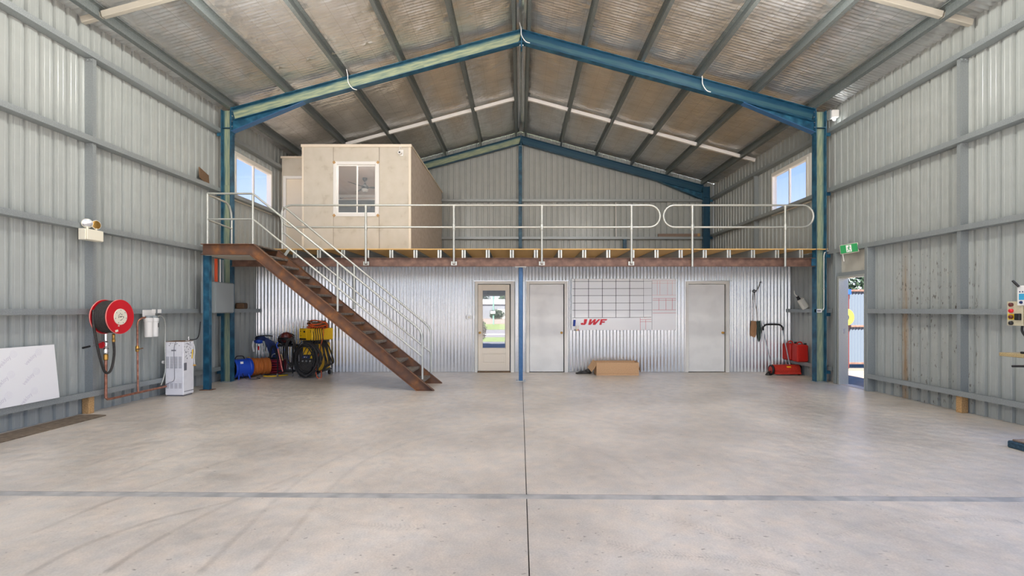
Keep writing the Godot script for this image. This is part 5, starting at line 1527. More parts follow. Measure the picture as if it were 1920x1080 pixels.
func build_workshop_clutter() -> void:
	# ventilation fan and its duct
	var f := thing("ventilation_fan", "blue portable ventilation fan standing behind the steel column", "fan", Vector3(-5.96, 0.23, -10.48))
	var ax := Basis(Vector3.UP, -0.58) * Basis(Vector3.RIGHT, PI / 2)
	obj("housing", mb().lathe(PackedVector2Array([Vector2(0.17, 0.17), Vector2(0.2, 0.18), Vector2(0.205, 0.14), Vector2(0.19, 0.12), Vector2(0.19, -0.12), Vector2(0.205, -0.14), Vector2(0.2, -0.18), Vector2(0.17, -0.17)]), Transform3D(ax, Vector3.ZERO), 30), M.fan_blue, f)
	obj("inner_drum", mb().lathe(PackedVector2Array([Vector2(0.17, 0.17), Vector2(0.165, -0.1), Vector2(0, -0.1)]), Transform3D(ax, Vector3.ZERO), 24), M.black, f)
	obj("motor", mb().lathe(PackedVector2Array([Vector2(0, 0.1), Vector2(0.05, 0.09), Vector2(0.055, -0.1)]), Transform3D(ax, Vector3.ZERO), 16), M.navy, f)
	var guard_wires := mb()
	for k in 4:
		guard_wires.tube(arc(ax * Vector3(0, 0.165, 0), ax * Vector3.RIGHT, ax * Vector3(0, 0, 1), 0.04 + k * 0.04, 0, TAU, 22), 0.003, 5)
	for k in 3:
		var a := PI * k / 3.0
		guard_wires.bar(ax * Vector3(cos(a) * 0.17, 0.165, sin(a) * 0.17), ax * Vector3(-cos(a) * 0.17, 0.165, -sin(a) * 0.17), 0.005, 0.005)
	obj("guard", guard_wires, M.black, f)
	for s in [-1.0, 1.0]:
		obj("foot", mb().bar(ax * Vector3(0.13 * s, 0.1, 0.0) + Vector3(0, -0.13, 0), ax * Vector3(0.16 * s, 0.12, 0.0) + Vector3(0, -0.23, 0), 0.03, 0.02, Vector3.RIGHT, 0.004), M.fan_blue, f)
		obj("foot", mb().bar(ax * Vector3(0.13 * s, -0.1, 0.0) + Vector3(0, -0.13, 0), ax * Vector3(0.16 * s, -0.12, 0.0) + Vector3(0, -0.23, 0), 0.03, 0.02, Vector3.RIGHT, 0.004), M.fan_blue, f)
	obj("handle", mb().tube(smooth_path([ax * Vector3(0, 0.12, 0) + Vector3(0, 0.19, 0), ax * Vector3(0, 0.08, 0) + Vector3(0, 0.25, 0), ax * Vector3(0, -0.04, 0) + Vector3(0, 0.25, 0), ax * Vector3(0, -0.08, 0) + Vector3(0, 0.19, 0)], 5), 0.01, 8), M.black, f)
	obj("rating_label", mb().box(Vector3(0.1, 0.125, 0.13), Vector3(0.055, 0.055, 0.004), 0.0, Basis(Vector3.UP, 0.6) * Basis(Vector3.RIGHT, -0.65)), M.white, f)
	obj("power_lead", mb().tube(smooth_path([Vector3(0.12, -0.1, 0.14), Vector3(0.2, -0.2, 0.18), Vector3(0.33, -0.222, 0.12), Vector3(0.42, -0.222, 0.0), Vector3(0.3, -0.222, -0.08)], 5), 0.006, 6), M.black, f)
	var du := thing("flexible_duct", "crumpled orange flexible duct behind the blue fan", "duct", Vector3(-5.76, 0.225, -10.82))
	var dp := PackedVector2Array([Vector2(0.0, -0.2)])
	for k in 13:
		var rr := 0.21 + rng.randf_range(-0.015, 0.01) - 0.035 * k / 12.0
		dp.append(Vector2(rr, -0.2 + k * 0.034))
		dp.append(Vector2(rr - 0.028, -0.2 + k * 0.034 + 0.017))
	dp.append(Vector2(0.0, 0.23))
	obj("duct_body", mb().lathe(dp, Transform3D(Basis(Vector3.UP, -0.8) * Basis(Vector3.RIGHT, -PI / 2), Vector3.ZERO), 26), M.duct, du)
	obj("duct_ring", mb().lathe(PackedVector2Array([Vector2(0.2, -0.215), Vector2(0.222, -0.21), Vector2(0.222, -0.19), Vector2(0.2, -0.185)]), Transform3D(Basis(Vector3.UP, -0.8) * Basis(Vector3.RIGHT, -PI / 2), Vector3.ZERO), 26), M.yellow, du)
	# harness hanging on the cladding
	var hb := thing("tool_harness", "blue and black harness hanging above the blue fan", "harness", Vector3(-5.84, 0.7, -11.2))
	obj("hook", mb().tube(smooth_path([Vector3(-0.18, 0.12, 0.03), Vector3(-0.1, 0.17, 0.05), Vector3(0.1, 0.18, 0.0), Vector3(0.2, 0.16, -0.02)], 4), 0.014, 8), M.black, hb)
	obj("shoulder_pad", mb().ball(Vector3(-0.06, 0.1, 0.02), Vector3(0.13, 0.08, 0.06), 14), M.navy, hb)
	obj("shoulder_cover", mb().ball(Vector3(-0.09, 0.05, 0.05), Vector3(0.12, 0.05, 0.05), 14), M.fan_blue, hb)
	obj("webbing", mb().tube(smooth_path([Vector3(-0.2, 0.06, 0.06), Vector3(-0.22, -0.05, 0.06), Vector3(-0.2, -0.18, 0.05)], 5), 0.02, 7), M.white, hb)
	obj("webbing", mb().tube(smooth_path([Vector3(0.02, 0.06, 0.06), Vector3(0.05, -0.06, 0.06), Vector3(0.03, -0.18, 0.05)], 5), 0.024, 7), M.grey_box, hb)
	obj("buckle", mb().box(Vector3(-0.09, -0.1, 0.06), Vector3(0.03, 0.09, 0.02), 0.006), M.red, hb)
	var strap := mb()
	for k in 7:
		var x := 0.1 + k * 0.03
		strap.tube(smooth_path([Vector3(0.02 + k * 0.01, 0.12, 0.02), Vector3(x, -0.05, 0.05 - 0.01 * k), Vector3(x + 0.06, -0.28, 0.02), Vector3(x + 0.05, -0.44, 0.03), Vector3(x - 0.05, -0.5, 0.06)], 5), 0.017, 6)
	obj("straps", strap, M.navy, hb)
	obj("lead_loop", ring_coil(Vector3(0.24, -0.25, 0.05), 4, Vector2(0.07, 0.22), 0.012, Basis.IDENTITY, 201, 0.008, 0.05), M.black, hb)
	# crimson crate
	var cr := thing("plastic_crate", "dark red slatted plastic crate between the fan and welder", "crate", Vector3(-5.6, 0, -11.22), 0.05)
	obj("base", mb().span(Vector3(-0.2, 0.03, 0.13), Vector3(0.2, 0.05, -0.13), 0.004), M.crimson, cr)
	for k in 5:
		var y := 0.06 + k * 0.055
		obj("slat", mb().span(Vector3(-0.12, y, 0.14), Vector3(0.2, y + 0.034, 0.128), 0.003), M.crimson, cr)
		obj("slat", mb().span(Vector3(-0.2, y, -0.128), Vector3(0.2, y + 0.034, -0.14), 0.003), M.crimson, cr)
	for q in [[-0.21, -0.12], [-0.2, -0.19], [0.17, 0.21]]:
		obj("corner_post", mb().span(Vector3(q[0], 0.03, 0.145), Vector3(q[1], 0.34, 0.12), 0.005), M.crimson, cr)
	obj("end_panel", mb().span(Vector3(-0.21, 0.03, 0.14), Vector3(-0.195, 0.34, -0.14), 0.004), M.crimson, cr)
	obj("end_panel", mb().span(Vector3(0.195, 0.03, 0.14), Vector3(0.21, 0.34, -0.14), 0.004), M.crimson, cr)
	obj("top_rim", mb().span(Vector3(-0.215, 0.325, 0.15), Vector3(0.215, 0.345, 0.11), 0.005), M.crimson, cr)
	var bits := thing("tool_bundle", "black tools and cables heaped in the dark red crate", "tools", Vector3(-5.56, 0.36, -11.22))
	obj("handle", mb().tube(smooth_path([Vector3(-0.1, 0.0, 0.05), Vector3(-0.05, 0.1, 0.05), Vector3(0.04, 0.09, 0.03), Vector3(0.07, 0.0, 0.0)], 5), 0.012, 8), M.steel, bits)
	obj("lead", ring_coil(Vector3(0, -0.01, 0), 6, Vector2(0.14, 0.04), 0.015, Basis(Vector3.RIGHT, PI / 2), 202, 0.012, 0.08), M.black, bits)
	# gas hose on the floor
	tag(obj("yellow_hose", mb().tube(smooth_path([Vector3(-5.66, 0.012, -10.84), Vector3(-5.55, 0.012, -10.78), Vector3(-5.42, 0.012, -10.8), Vector3(-5.3, 0.012, -10.9), Vector3(-5.2, 0.012, -11.0)], 6), 0.012, 8), M.yellow_plain), "yellow hose lying on the floor in front of the crate", "hose")
	# trolley with torches and leads beside the welder
	var tr := thing("tool_trolley", "cluttered tool trolley draped with leads beside the yellow welder", "trolley", Vector3(-5.16, 0, -10.92))
	tr.scale = Vector3(0.72, 1.0, 0.8)
	obj("tray", mb().span(Vector3(-0.26, 0.66, 0.16), Vector3(0.26, 0.7, -0.2), 0.008), M.black, tr)
	obj("tray", mb().span(Vector3(-0.22, 0.1, 0.16), Vector3(0.24, 0.13, -0.2), 0.008), M.black, tr)
	for q in [[-0.24, 0.14], [0.22, 0.14], [-0.24, -0.18], [0.22, -0.18]]:
		obj("leg", mb().bar(Vector3(q[0], 0.07, q[1]), Vector3(q[0], 0.67, q[1]), 0.03, 0.03, Vector3(0, 0, 1), 0.003), M.black, tr)
	for q in [[-0.24, 0.14], [0.22, 0.14]]:
		obj("caster", mb().lathe(PackedVector2Array([Vector2(0, -0.015), Vector2(0.035, -0.015), Vector2(0.035, 0.015), Vector2(0, 0.015)]), Transform3D(Basis(Vector3(0, 0, 1), PI / 2), Vector3(q[0], 0.035, q[1])), 14), M.steel, tr)
	obj("torch_handle", mb().tube(PackedVector3Array([Vector3(-0.2, 0.62, 0.2), Vector3(-0.03, 0.12, 0.24)]), 0.016, 8), M.red_edge, tr)
	obj("torch_neck", mb().tube(smooth_path([Vector3(-0.2, 0.62, 0.2), Vector3(-0.24, 0.7, 0.2), Vector3(-0.2, 0.76, 0.18)], 4), 0.014, 8), M.fan_blue, tr)
	obj("blue_tool", mb().bar(Vector3(0.02, 0.62, 0.2), Vector3(0.14, 0.3, 0.24), 0.05, 0.04, Vector3(0, 0, 1), 0.01), M.fan_blue, tr)
	obj("brush", mb().bar(Vector3(-0.1, 0.5, 0.2), Vector3(-0.04, 0.36, 0.22), 0.03, 0.02, Vector3(0, 0, 1), 0.004), M.timber, tr)
	obj("maroon_cover", mb().ball(Vector3(-0.02, 0.86, 0.06), Vector3(0.2, 0.12, 0.14), 14), M.maroon, tr)
	obj("lead_pile", ring_coil(Vector3(-0.02, 0.82, 0.04), 9, Vector2(0.22, 0.12), 0.03, Basis(Vector3.RIGHT, 0.9), 203, 0.016, 0.16), M.black, tr)
	obj("lead_drape", ring_coil(Vector3(0.2, 0.55, 0.18), 7, Vector2(0.13, 0.3), 0.025, Basis(Vector3.UP, 0.25), 204, 0.015, 0.14), M.rubber, tr)
	# welder on its cart
	var wd := thing("welding_machine", "yellow and black welding machine on a cart draped with cables", "welder", Vector3(-4.58, 0, -10.98), 0.0)
	obj("cart_base", mb().span(Vector3(-0.24, 0.1, 0.36), Vector3(0.24, 0.14, -0.36), 0.008), M.black, wd)
	for q in [[-0.2, 0.3], [0.2, 0.3], [-0.22, -0.26], [0.22, -0.26]]:
		obj("wheel", mb().lathe(PackedVector2Array([Vector2(0, -0.02), Vector2(0.05, -0.02), Vector2(0.05, 0.02), Vector2(0, 0.02)]), Transform3D(Basis(Vector3(0, 0, 1), PI / 2), Vector3(q[0], 0.05, q[1])), 16), M.steel if q[1] > 0.0 else M.black, wd)
	var body := obj("power_unit", mb().span(Vector3(-0.21, 0.14, 0.3), Vector3(0.21, 0.72, -0.34), 0.012), M.yellow, wd)
	obj("front_panel", mb().span(Vector3(-0.21, 0.14, 0.3), Vector3(0.21, 0.72, 0.335), 0.01), M.rubber, body)
	obj("control_plate", mb().span(Vector3(-0.12, 0.5, 0.335), Vector3(0.12, 0.66, 0.342), 0.003), M.yellow, body)
	for q in [[0.08, 0.615], [0.08, 0.55]]:
		obj("dial", mb().lathe(PackedVector2Array([Vector2(0.02, 0.0), Vector2(0.018, 0.016), Vector2(0, 0.018)]), Transform3D(Basis(Vector3.RIGHT, PI / 2), Vector3(q[0], q[1], 0.342)), 14), M.black, body)
	obj("name_plate", mb().span(Vector3(-0.14, 0.42, 0.335), Vector3(0.13, 0.47, 0.339), 0.001), M.navy, body)
	var nm := TextMesh.new()
	nm.text = "400i"
	nm.font_size = 14
	nm.pixel_size = 0.0026
	nm.depth = 0.002
	var no := obj("lettering", nm, M.white, body)
	no.position = Vector3(-0.07, 0.445, 0.34)
	obj("warning_label", mb().span(Vector3(0.03, 0.415, 0.339), Vector3(0.12, 0.475, 0.343), 0.001), M.yellow_plain, body)
	for k in 4:
		obj("socket", mb().lathe(PackedVector2Array([Vector2(0.02, 0), Vector2(0.018, 0.03), Vector2(0, 0.03)]), Transform3D(Basis(Vector3.RIGHT, PI / 2), Vector3(-0.12 + k * 0.08, 0.36, 0.335)), 10), M.steel, body)
	var fd := obj("wire_feeder", mb().span(Vector3(-0.19, 0.8, 0.26), Vector3(0.23, 1.06, -0.3), 0.012), M.yellow, wd)
	fd.rotation.y = -0.5
	obj("feeder_stand", mb().span(Vector3(-0.18, 0.72, 0.2), Vector3(0.18, 0.8, -0.3), 0.006), M.black, wd)
	obj("feeder_front", mb().span(Vector3(-0.185, 0.84, 0.26), Vector3(0.05, 1.05, 0.268), 0.003), M.yellow, fd)
	obj("feeder_strip", mb().span(Vector3(-0.17, 0.81, 0.262), Vector3(0.04, 0.845, 0.27), 0.002), M.black, fd)
	for q in [[-0.01, 0.99, 0.022], [-0.13, 1.0, 0.01], [-0.12, 0.9, 0.01]]:
		obj("dial", mb().lathe(PackedVector2Array([Vector2(q[2], 0.0), Vector2(q[2] * 0.9, 0.012), Vector2(0, 0.014)]), Transform3D(Basis(Vector3.RIGHT, PI / 2), Vector3(q[0], q[1], 0.268)), 12), M.black, fd)
	obj("cable_coil", ring_coil(Vector3(0.0, 0.42, 0.39), 10, Vector2(0.27, 0.34), 0.02, Basis.IDENTITY, 205, 0.017, 0.1), M.rubber, wd)
	obj("cable_coil", ring_coil(Vector3(-0.02, 0.4, 0.46), 4, Vector2(0.22, 0.36), 0.03, Basis(Vector3.RIGHT, 0.06), 206, 0.011, 0.05), M.black, wd)
	var sd := mb()
	for k in 6:
		var z := 0.22 - k * 0.07
		sd.tube(smooth_path([Vector3(0.16, 0.78, z), Vector3(0.25, 0.72 - 0.01 * k, z + 0.03), Vector3(0.29, 0.5, z + 0.05 * sin(k * 2.1)), Vector3(0.3 + 0.01 * k, 0.28, z - 0.03), Vector3(0.26, 0.12 + 0.02 * k, z + 0.06)], 5), 0.014, 6)
	obj("side_leads", sd, M.black, wd)
	var dr := mb()
	for k in 6:
		var x := 0.02 + k * 0.05
		dr.tube(smooth_path([Vector3(x - 0.05, 1.09, -0.1), Vector3(x, 1.06, 0.28), Vector3(x + 0.03, 0.85, 0.31), Vector3(x - 0.06 + 0.03 * k, 0.62, 0.4), Vector3(x - 0.2 + 0.05 * k, 0.3, 0.45)], 5), 0.008, 6)
	obj("hanging_leads", dr, M.black, wd)
	obj("orange_lead", ring_coil(Vector3(0.04, 1.11, -0.02), 9, Vector2(0.2, 0.22), 0.02, Basis(Vector3.RIGHT, PI / 2), 208, 0.009, 0.09, 0.22), M.orange_cord, wd)
	obj("dark_lead", ring_coil(Vector3(0.02, 1.16, -0.04), 5, Vector2(0.19, 0.2), 0.02, Basis(Vector3.RIGHT, PI / 2 - 0.15), 209, 0.014, 0.06, 0.2), M.brown, wd)
	obj("orange_lead", mb().tube(smooth_path([Vector3(0.22, 1.1, 0.1), Vector3(0.26, 0.9, 0.2), Vector3(0.24, 0.5, 0.4), Vector3(0.2, 0.2, 0.44), Vector3(0.24, 0.02, 0.46), Vector3(0.3, 0.02, 0.4), Vector3(0.28, 0.16, 0.36)], 6), 0.008, 6), M.orange_cord, wd)

# ----------------------------------------------------------------- things on and by the partition
func build_partition_items() -> void:
	var dw := DP - 0.012
	var q := func(cx: float, cy: float) -> Vector3: return at(1065.0 + cx / 9.143, 515.0 + cy / 9.143, dw)
	var wb := thing("whiteboard", "large white marker board ruled with black and red lines", "whiteboard")
	var a: Vector3 = q.call(70, 70)
	var b: Vector3 = q.call(1855, 950)
	obj("board", mb().span(Vector3(a.x, b.y, -DP + 0.002), Vector3(b.x, a.y, -dw), 0.002), M.gloss_white, wb)
	var zf := -dw + 0.0008
	var line := func(x0: float, y0: float, x1: float, y1: float, w: float) -> MB:
		var p: Vector3 = q.call(x0, y0)
		var r: Vector3 = q.call(x1, y1)
		p.z = zf
		r.z = zf
		return mb().bar(p, r, w, 0.0012, Vector3(0, 0, 1))
	for x in [115, 352, 588, 822, 1057]: obj("black_line", line.call(x, 72, x, 738, 0.012), M.ink, wb)
	obj("black_line", line.call(1295, 72, 1295, 725, 0.006), M.ink, wb)
	obj("black_line", line.call(1438, 100, 1438, 946, 0.006), M.ink, wb)
	for y in [118, 240, 360, 487, 612]:
		obj("black_line", line.call(76, y, 1300, y - 3, 0.009), M.ink, wb)
		obj("black_line", line.call(1300, y - 3, 1432, y - 5, 0.005), M.ink, wb)
	obj("black_line", line.call(76, 740, 1425, 730, 0.009), M.ink, wb)
	for l in [[1455, 410, 1850, 408], [1450, 438, 1850, 438], [1558, 410, 1558, 602], [1680, 410, 1680, 602], [1788, 410, 1785, 598], [1450, 605, 1850, 604], [1450, 658, 1850, 657], [1238, 740, 1240, 948], [1333, 770, 1333, 948], [1238, 770, 1430, 766], [1240, 806, 1430, 804], [1300, 735, 1428, 728]]:
		obj("red_line", line.call(l[0], l[1], l[2], l[3], 0.007), M.ink_red, wb)
	for l in [[1440, 106, 1848, 106], [1440, 146, 1848, 146], [1530, 106, 1530, 348], [1576, 106, 1576, 348], [1706, 106, 1706, 348], [1788, 106, 1788, 348], [1440, 352, 1848, 352]]:
		obj("faint_line", line.call(l[0], l[1], l[2], l[3], 0.004), M.red_edge, wb)
	var fixings := mb()
	for x in [120, 480, 930, 1290, 1385, 1835]:
		fixings.ball(q.call(x, 76) + Vector3(0, 0, 0.001), Vector3(0.008, 0.008, 0.004), 8)
		fixings.ball(q.call(x, 944) + Vector3(0, 0, 0.001), Vector3(0.008, 0.008, 0.004), 8)
	obj("fixing_screws", fixings, M.steel, wb)
	# bold slanted letters J W F with an outline shadow behind
	var glyphs := [
		[[0.28, 0.0], [0.62, 0.0], [0.62, 0.75], [0.52, 1.0], [0.12, 1.0], [0.02, 0.72], [0.28, 0.62], [0.3, 0.76], [0.36, 0.76]],
		[[0.0, 0.0], [0.26, 0.0], [0.26, 0.56], [0.5, 0.0], [0.72, 0.0], [0.72, 0.56], [0.98, 0.0], [1.22, 0.0], [0.8, 1.0], [0.52, 1.0], [0.5, 0.5], [0.28, 1.0], [0.0, 1.0]],
		[[0.0, 0.0], [0.86, 0.0], [0.78, 0.24], [0.28, 0.24], [0.28, 0.4], [0.66, 0.4], [0.6, 0.62], [0.28, 0.62], [0.28, 1.0], [0.0, 1.0]]]
	var left := [205.0, 345.0, 535.0]
	var wide := [165.0, 155.0, 135.0]
	for k in 3:
		for layer in 2:
			var poly := PackedVector2Array()
			for p in glyphs[k]:
				var cx: float = left[k] + p[0] * wide[k] * 0.98 + (1.0 - p[1]) * 26.0 + (5.0 if layer == 0 else 0.0)
				var cy: float = 762.0 + p[1] * 98.0 + (5.0 if layer == 0 else 0.0)
				var w3: Vector3 = q.call(cx, cy)
				poly.append(Vector2(w3.x, w3.y))
			obj("letter_shadow" if layer == 0 else "letter", mb().prism(poly, Transform3D(Basis.IDENTITY, Vector3(0, 0, -dw + 0.0002)), 0.0012 if layer == 0 else 0.003), M.faint if layer == 0 else M.letter_red, wb)
	var er := thing("board_eraser", "blue board eraser stuck to the whiteboard beside the red letters", "eraser", q.call(108, 828))
	obj("felt", mb().box(Vector3(0.0, 0.0, 0.008), Vector3(0.055, 0.15, 0.014), 0.003, Basis(Vector3(0, 0, 1), -0.08)), M.navy, er)
	obj("grip", mb().box(Vector3(0.0, 0.0, 0.024), Vector3(0.05, 0.145, 0.02), 0.006, Basis(Vector3(0, 0, 1), -0.08)), M.eraser_blue, er)
	for k in 3:
		var mk := thing("marker_pen", ["black capped marker pen under the blue eraser", "yellow banded marker pen between two others on the whiteboard", "red capped marker pen clipped under the red letters"][k], "marker", q.call(125 + k * 27, 918), 0.0, "marker pens on the whiteboard")
		mk.rotation.z = [-0.16, -0.03, -0.06][k]
		obj("barrel", mb().tube(PackedVector3Array([Vector3(0, -0.02, 0.011), Vector3(0, 0.062, 0.011)]), 0.0085, 8), M.ivory, mk)
		obj("cap", mb().tube(PackedVector3Array([Vector3(0, -0.062, 0.011), Vector3(0, -0.02, 0.011)]), 0.0095, 8), [M.black, M.yellow_plain, M.red][k], mk)
	# light switch
	var sw := thing("light_switch", "white light switch on the corrugated wall by the glazed door", "switch", at(879.5, 595, DP))
	obj("plate", mb().box(Vector3(0, 0, 0.005), Vector3(0.14, 0.085, 0.012), 0.004), M.white, sw)
	obj("rocker", mb().box(Vector3(0.0, 0, 0.013), Vector3(0.05, 0.04, 0.006), 0.002), M.ivory, sw)
	# cardboard box
	var cb := thing("cardboard_box", "open cardboard box lying below the whiteboard", "box", Vector3(2.19, 0, -11.0))
	obj("front_panel", mb().span(Vector3(-0.475, 0.0, 0.0), Vector3(0.475, 0.29, -0.006), 0.001), M.card, cb)
	obj("back_panel", mb().span(Vector3(-0.475, 0.0, -0.4), Vector3(0.475, 0.29, -0.406), 0.001), M.card, cb)
	obj("side_panel", mb().span(Vector3(-0.475, 0.0, -0.006), Vector3(-0.469, 0.29, -0.4), 0.001), M.card, cb)
	obj("side_panel", mb().span(Vector3(0.469, 0.0, -0.006), Vector3(0.475, 0.29, -0.4), 0.001), M.card, cb)
	obj("bottom_panel", mb().span(Vector3(-0.47, 0.002, -0.005), Vector3(0.47, 0.008, -0.4)), M.card_dark, cb)
	obj("crease", mb().span(Vector3(-0.475, 0.04, 0.002), Vector3(0.475, 0.044, 0.0)), M.card_dark, cb)
	obj("flap", mb().bar(Vector3(-0.475, 0.29, -0.2), Vector3(-0.6, 0.1, -0.22), 0.36, 0.006, Vector3(0.8, 0.5, 0)), M.card, cb)
	obj("flap", mb().bar(Vector3(0.475, 0.29, -0.2), Vector3(0.54, 0.09, -0.22), 0.36, 0.006, Vector3(0.8, -0.5, 0)), M.card_dark, cb)
	obj("flap", mb().bar(Vector3(0.0, 0.288, -0.408), Vector3(0.0, 0.1, -0.44), 0.88, 0.006, Vector3(0, 0.15, 1)), M.card, cb)
	var rg := thing("dark_rag", "crumpled dark rag on the floor beside the cardboard box", "rag", Vector3(1.47, 0, -11.3))
	var rb := mb()
	rb.ball(Vector3(0, 0.025, 0), Vector3(0.14, 0.045, 0.09), 12)
	rb.ball(Vector3(0.1, 0.04, -0.02), Vector3(0.09, 0.07, 0.07), 12)
	rb.ball(Vector3(-0.12, 0.015, 0.03), Vector3(0.08, 0.02, 0.06), 10)
	obj("cloth", rb, M.rubber, rg)
	# strap hanging from a hook, with a rag
	var hk := thing("hanging_strap", "long strap hanging from a metal hook on the corrugated wall", "strap", at(1412, 546, DP))
	obj("hook", mb().tube(smooth_path([Vector3(-0.04, 0.01, 0.03), Vector3(0.0, -0.01, 0.06), Vector3(0.05, 0.01, 0.06), Vector3(0.1, 0.08, 0.05), Vector3(0.16, 0.2, 0.02)], 5), 0.012, 8), M.steel, hk)
	obj("hook_ring", mb().tube(arc(Vector3(0.0, 0.0, 0.05), Vector3.RIGHT, Vector3.UP, 0.03, 0, TAU, 14), 0.01, 6), M.black, hk)
	obj("hook_tip", mb().tube(PackedVector3Array([Vector3(0.15, 0.19, 0.025), Vector3(0.17, 0.22, 0.02)]), 0.016, 8), M.black, hk)
	obj("strap", mb().tube(smooth_path([Vector3(-0.02, 0.0, 0.05), Vector3(-0.035, -0.25, 0.04), Vector3(-0.04, -0.5, 0.04), Vector3(-0.03, -0.74, 0.04)], 5), 0.006, 6), M.old_timber, hk)
	obj("strap", mb().tube(smooth_path([Vector3(0.01, 0.0, 0.05), Vector3(0.03, -0.25, 0.04), Vector3(0.07, -0.5, 0.04), Vector3(0.09, -0.74, 0.04)], 5), 0.006, 6), M.old_timber, hk)
	var gl := thing("leather_glove", "tan leather work glove hanging from the strap", "glove", at(1413, 603, DP - 0.06))
	var gp := PackedVector2Array([Vector2(-0.05, 0.02), Vector2(0.05, 0.01), Vector2(0.065, -0.12), Vector2(0.05, -0.32), Vector2(0.01, -0.37), Vector2(-0.08, -0.32), Vector2(-0.075, -0.16)])
	obj("palm", mb().prism(gp, Transform3D(Basis.IDENTITY, Vector3(0, 0, -0.015)), 0.035), M.cloth_brown, gl)
	obj("fold", mb().tube(smooth_path([Vector3(0.03, 0.0, 0.025), Vector3(0.02, -0.15, 0.03), Vector3(-0.03, -0.32, 0.025)], 5), 0.016, 7), M.cloth_brown, gl)
	var gr := thing("patterned_rag", "dark green patterned rag hanging beside the tan glove", "rag", at(1423, 603, DP - 0.06))
	var pp := PackedVector2Array([Vector2(-0.045, 0.01), Vector2(0.04, 0.02), Vector2(0.055, -0.2), Vector2(0.04, -0.38), Vector2(0.0, -0.48), Vector2(-0.03, -0.36), Vector2(-0.05, -0.18)])
	obj("cloth", mb().prism(pp, Transform3D(Basis.IDENTITY, Vector3(0, 0, -0.02)), 0.03), M.cloth_green, gr)
	obj("fold", mb().tube(smooth_path([Vector3(0.0, 0.0, 0.015), Vector3(0.02, -0.2, 0.02), Vector3(0.0, -0.42, 0.012)], 5), 0.016, 7), M.cloth_green, gr)
	# floor sweeper
	var s := thing("floor_sweeper", "red push floor sweeper with a black looped handle", "sweeper", Vector3(6.0, 0, -11.1))
	var roll := PackedVector2Array()
	for k in 17:
		var an := PI * k / 16.0 - 0.35
		roll.append(Vector2(cos(an) * 0.13, 0.115 + sin(an) * 0.12))
	roll.append(Vector2(-0.14, 0.03))
	roll.append(Vector2(0.14, 0.03))
	obj("body", mb().prism(roll, Transform3D(Basis(Vector3(0, 0, 1), Vector3.UP, Vector3.RIGHT), Vector3(-0.3, 0, 0)), 0.58), M.sweeper_red, s)
	for x in [-0.33, 0.29]:
		obj("wheel", mb().lathe(PackedVector2Array([Vector2(0, -0.02), Vector2(0.11, -0.02), Vector2(0.115, 0.0), Vector2(0.11, 0.02), Vector2(0, 0.02)]), Transform3D(Basis(Vector3(0, 0, 1), PI / 2), Vector3(x, 0.116, 0.02)), 24), M.black, s)
	obj("wheel_hub", mb().lathe(PackedVector2Array([Vector2(0, 0.03), Vector2(0.075, 0.028), Vector2(0.08, 0.018)]), Transform3D(Basis(Vector3(0, 0, 1), PI / 2), Vector3(-0.33, 0.116, 0.02)), 20), M.sweeper_red, s)
	obj("badge", mb().box(Vector3(0.02, 0.19, 0.1), Vector3(0.09, 0.035, 0.004), 0.0, Basis(Vector3.RIGHT, -0.7)), M.yellow_plain, s)
	obj("side_brush", mb().lathe(PackedVector2Array([Vector2(0.03, 0.06), Vector2(0.07, 0.0), Vector2(0, 0.0)]), Transform3D(Basis.IDENTITY, Vector3(-0.42, 0.002, 0.06)), 12), M.black, s)
	obj("brush_arm", mb().bar(Vector3(-0.3, 0.1, 0.05), Vector3(-0.43, 0.07, 0.06), 0.03, 0.02, Vector3.UP, 0.004), M.black, s)
	var h0 := Vector3(-0.32, 0.2, 0.0)
	var h1 := Vector3(0.1, 0.2, 0.0)
	var ta := Vector3(-0.44, 1.0, -0.12)
	var tb := Vector3(0.0, 1.0, -0.12)
	obj("handle_tube", mb().tube(PackedVector3Array([h0, ta]), 0.013, 8), M.steel, s)
	obj("handle_tube", mb().tube(PackedVector3Array([h1, tb]), 0.013, 8), M.steel, s)
	obj("handle_grip", mb().tube(smooth_path([ta, ta + Vector3(0.0, 0.07, -0.01), ta + Vector3(0.05, 0.12, -0.015), ta + Vector3(0.12, 0.135, -0.015), tb + Vector3(-0.12, 0.135, -0.015), tb + Vector3(-0.05, 0.12, -0.015), tb + Vector3(0.0, 0.07, -0.01), tb], 5), 0.02, 8), M.black, s)
	# things on the wall girts in the corner
	for k in 2:
		var j := thing("jerry_can", ["red plastic jerry can on the low girt nearer the sweeper handle", "red plastic jerry can on the low girt next to the column"][k], "jerry can", Vector3(6.225, 0.318, [-11.3, -10.92][k]), [0.15, -0.1][k], "red jerry cans on the low girt")
		obj("body", mb().box(Vector3(0, 0.19, 0), Vector3(0.24, 0.38, 0.28), 0.025), M.can_red, j)
		obj("side_recess", mb().box(Vector3(0, 0.2, 0.138), Vector3(0.15, 0.24, 0.01), 0.004), M.can_red, j)
		for y in 4: obj("rib", mb().box(Vector3(-0.01, 0.12 + y * 0.05, 0.143), Vector3(0.12, 0.014, 0.008), 0.003), M.can_red, j)
		obj("handle", mb().tube(smooth_path([Vector3(-0.07, 0.37, 0.0), Vector3(-0.05, 0.42, 0.0), Vector3(0.02, 0.43, 0.0), Vector3(0.06, 0.37, 0.0)], 4), 0.014, 8), M.can_red, j)
		obj("cap", mb().lathe(PackedVector2Array([Vector2(0.03, 0), Vector2(0.03, 0.04), Vector2(0, 0.042)]), Transform3D(Basis.IDENTITY, Vector3(0.08, 0.375, 0.06)), 12), M.black, j)
	var jug := thing("oil_jug", "white oil jug with a spout tipped over on the girt", "jug", Vector3(6.3, 1.5, -10.85))
	var tilt := Basis(Vector3(0, 0, 1), 0.55)
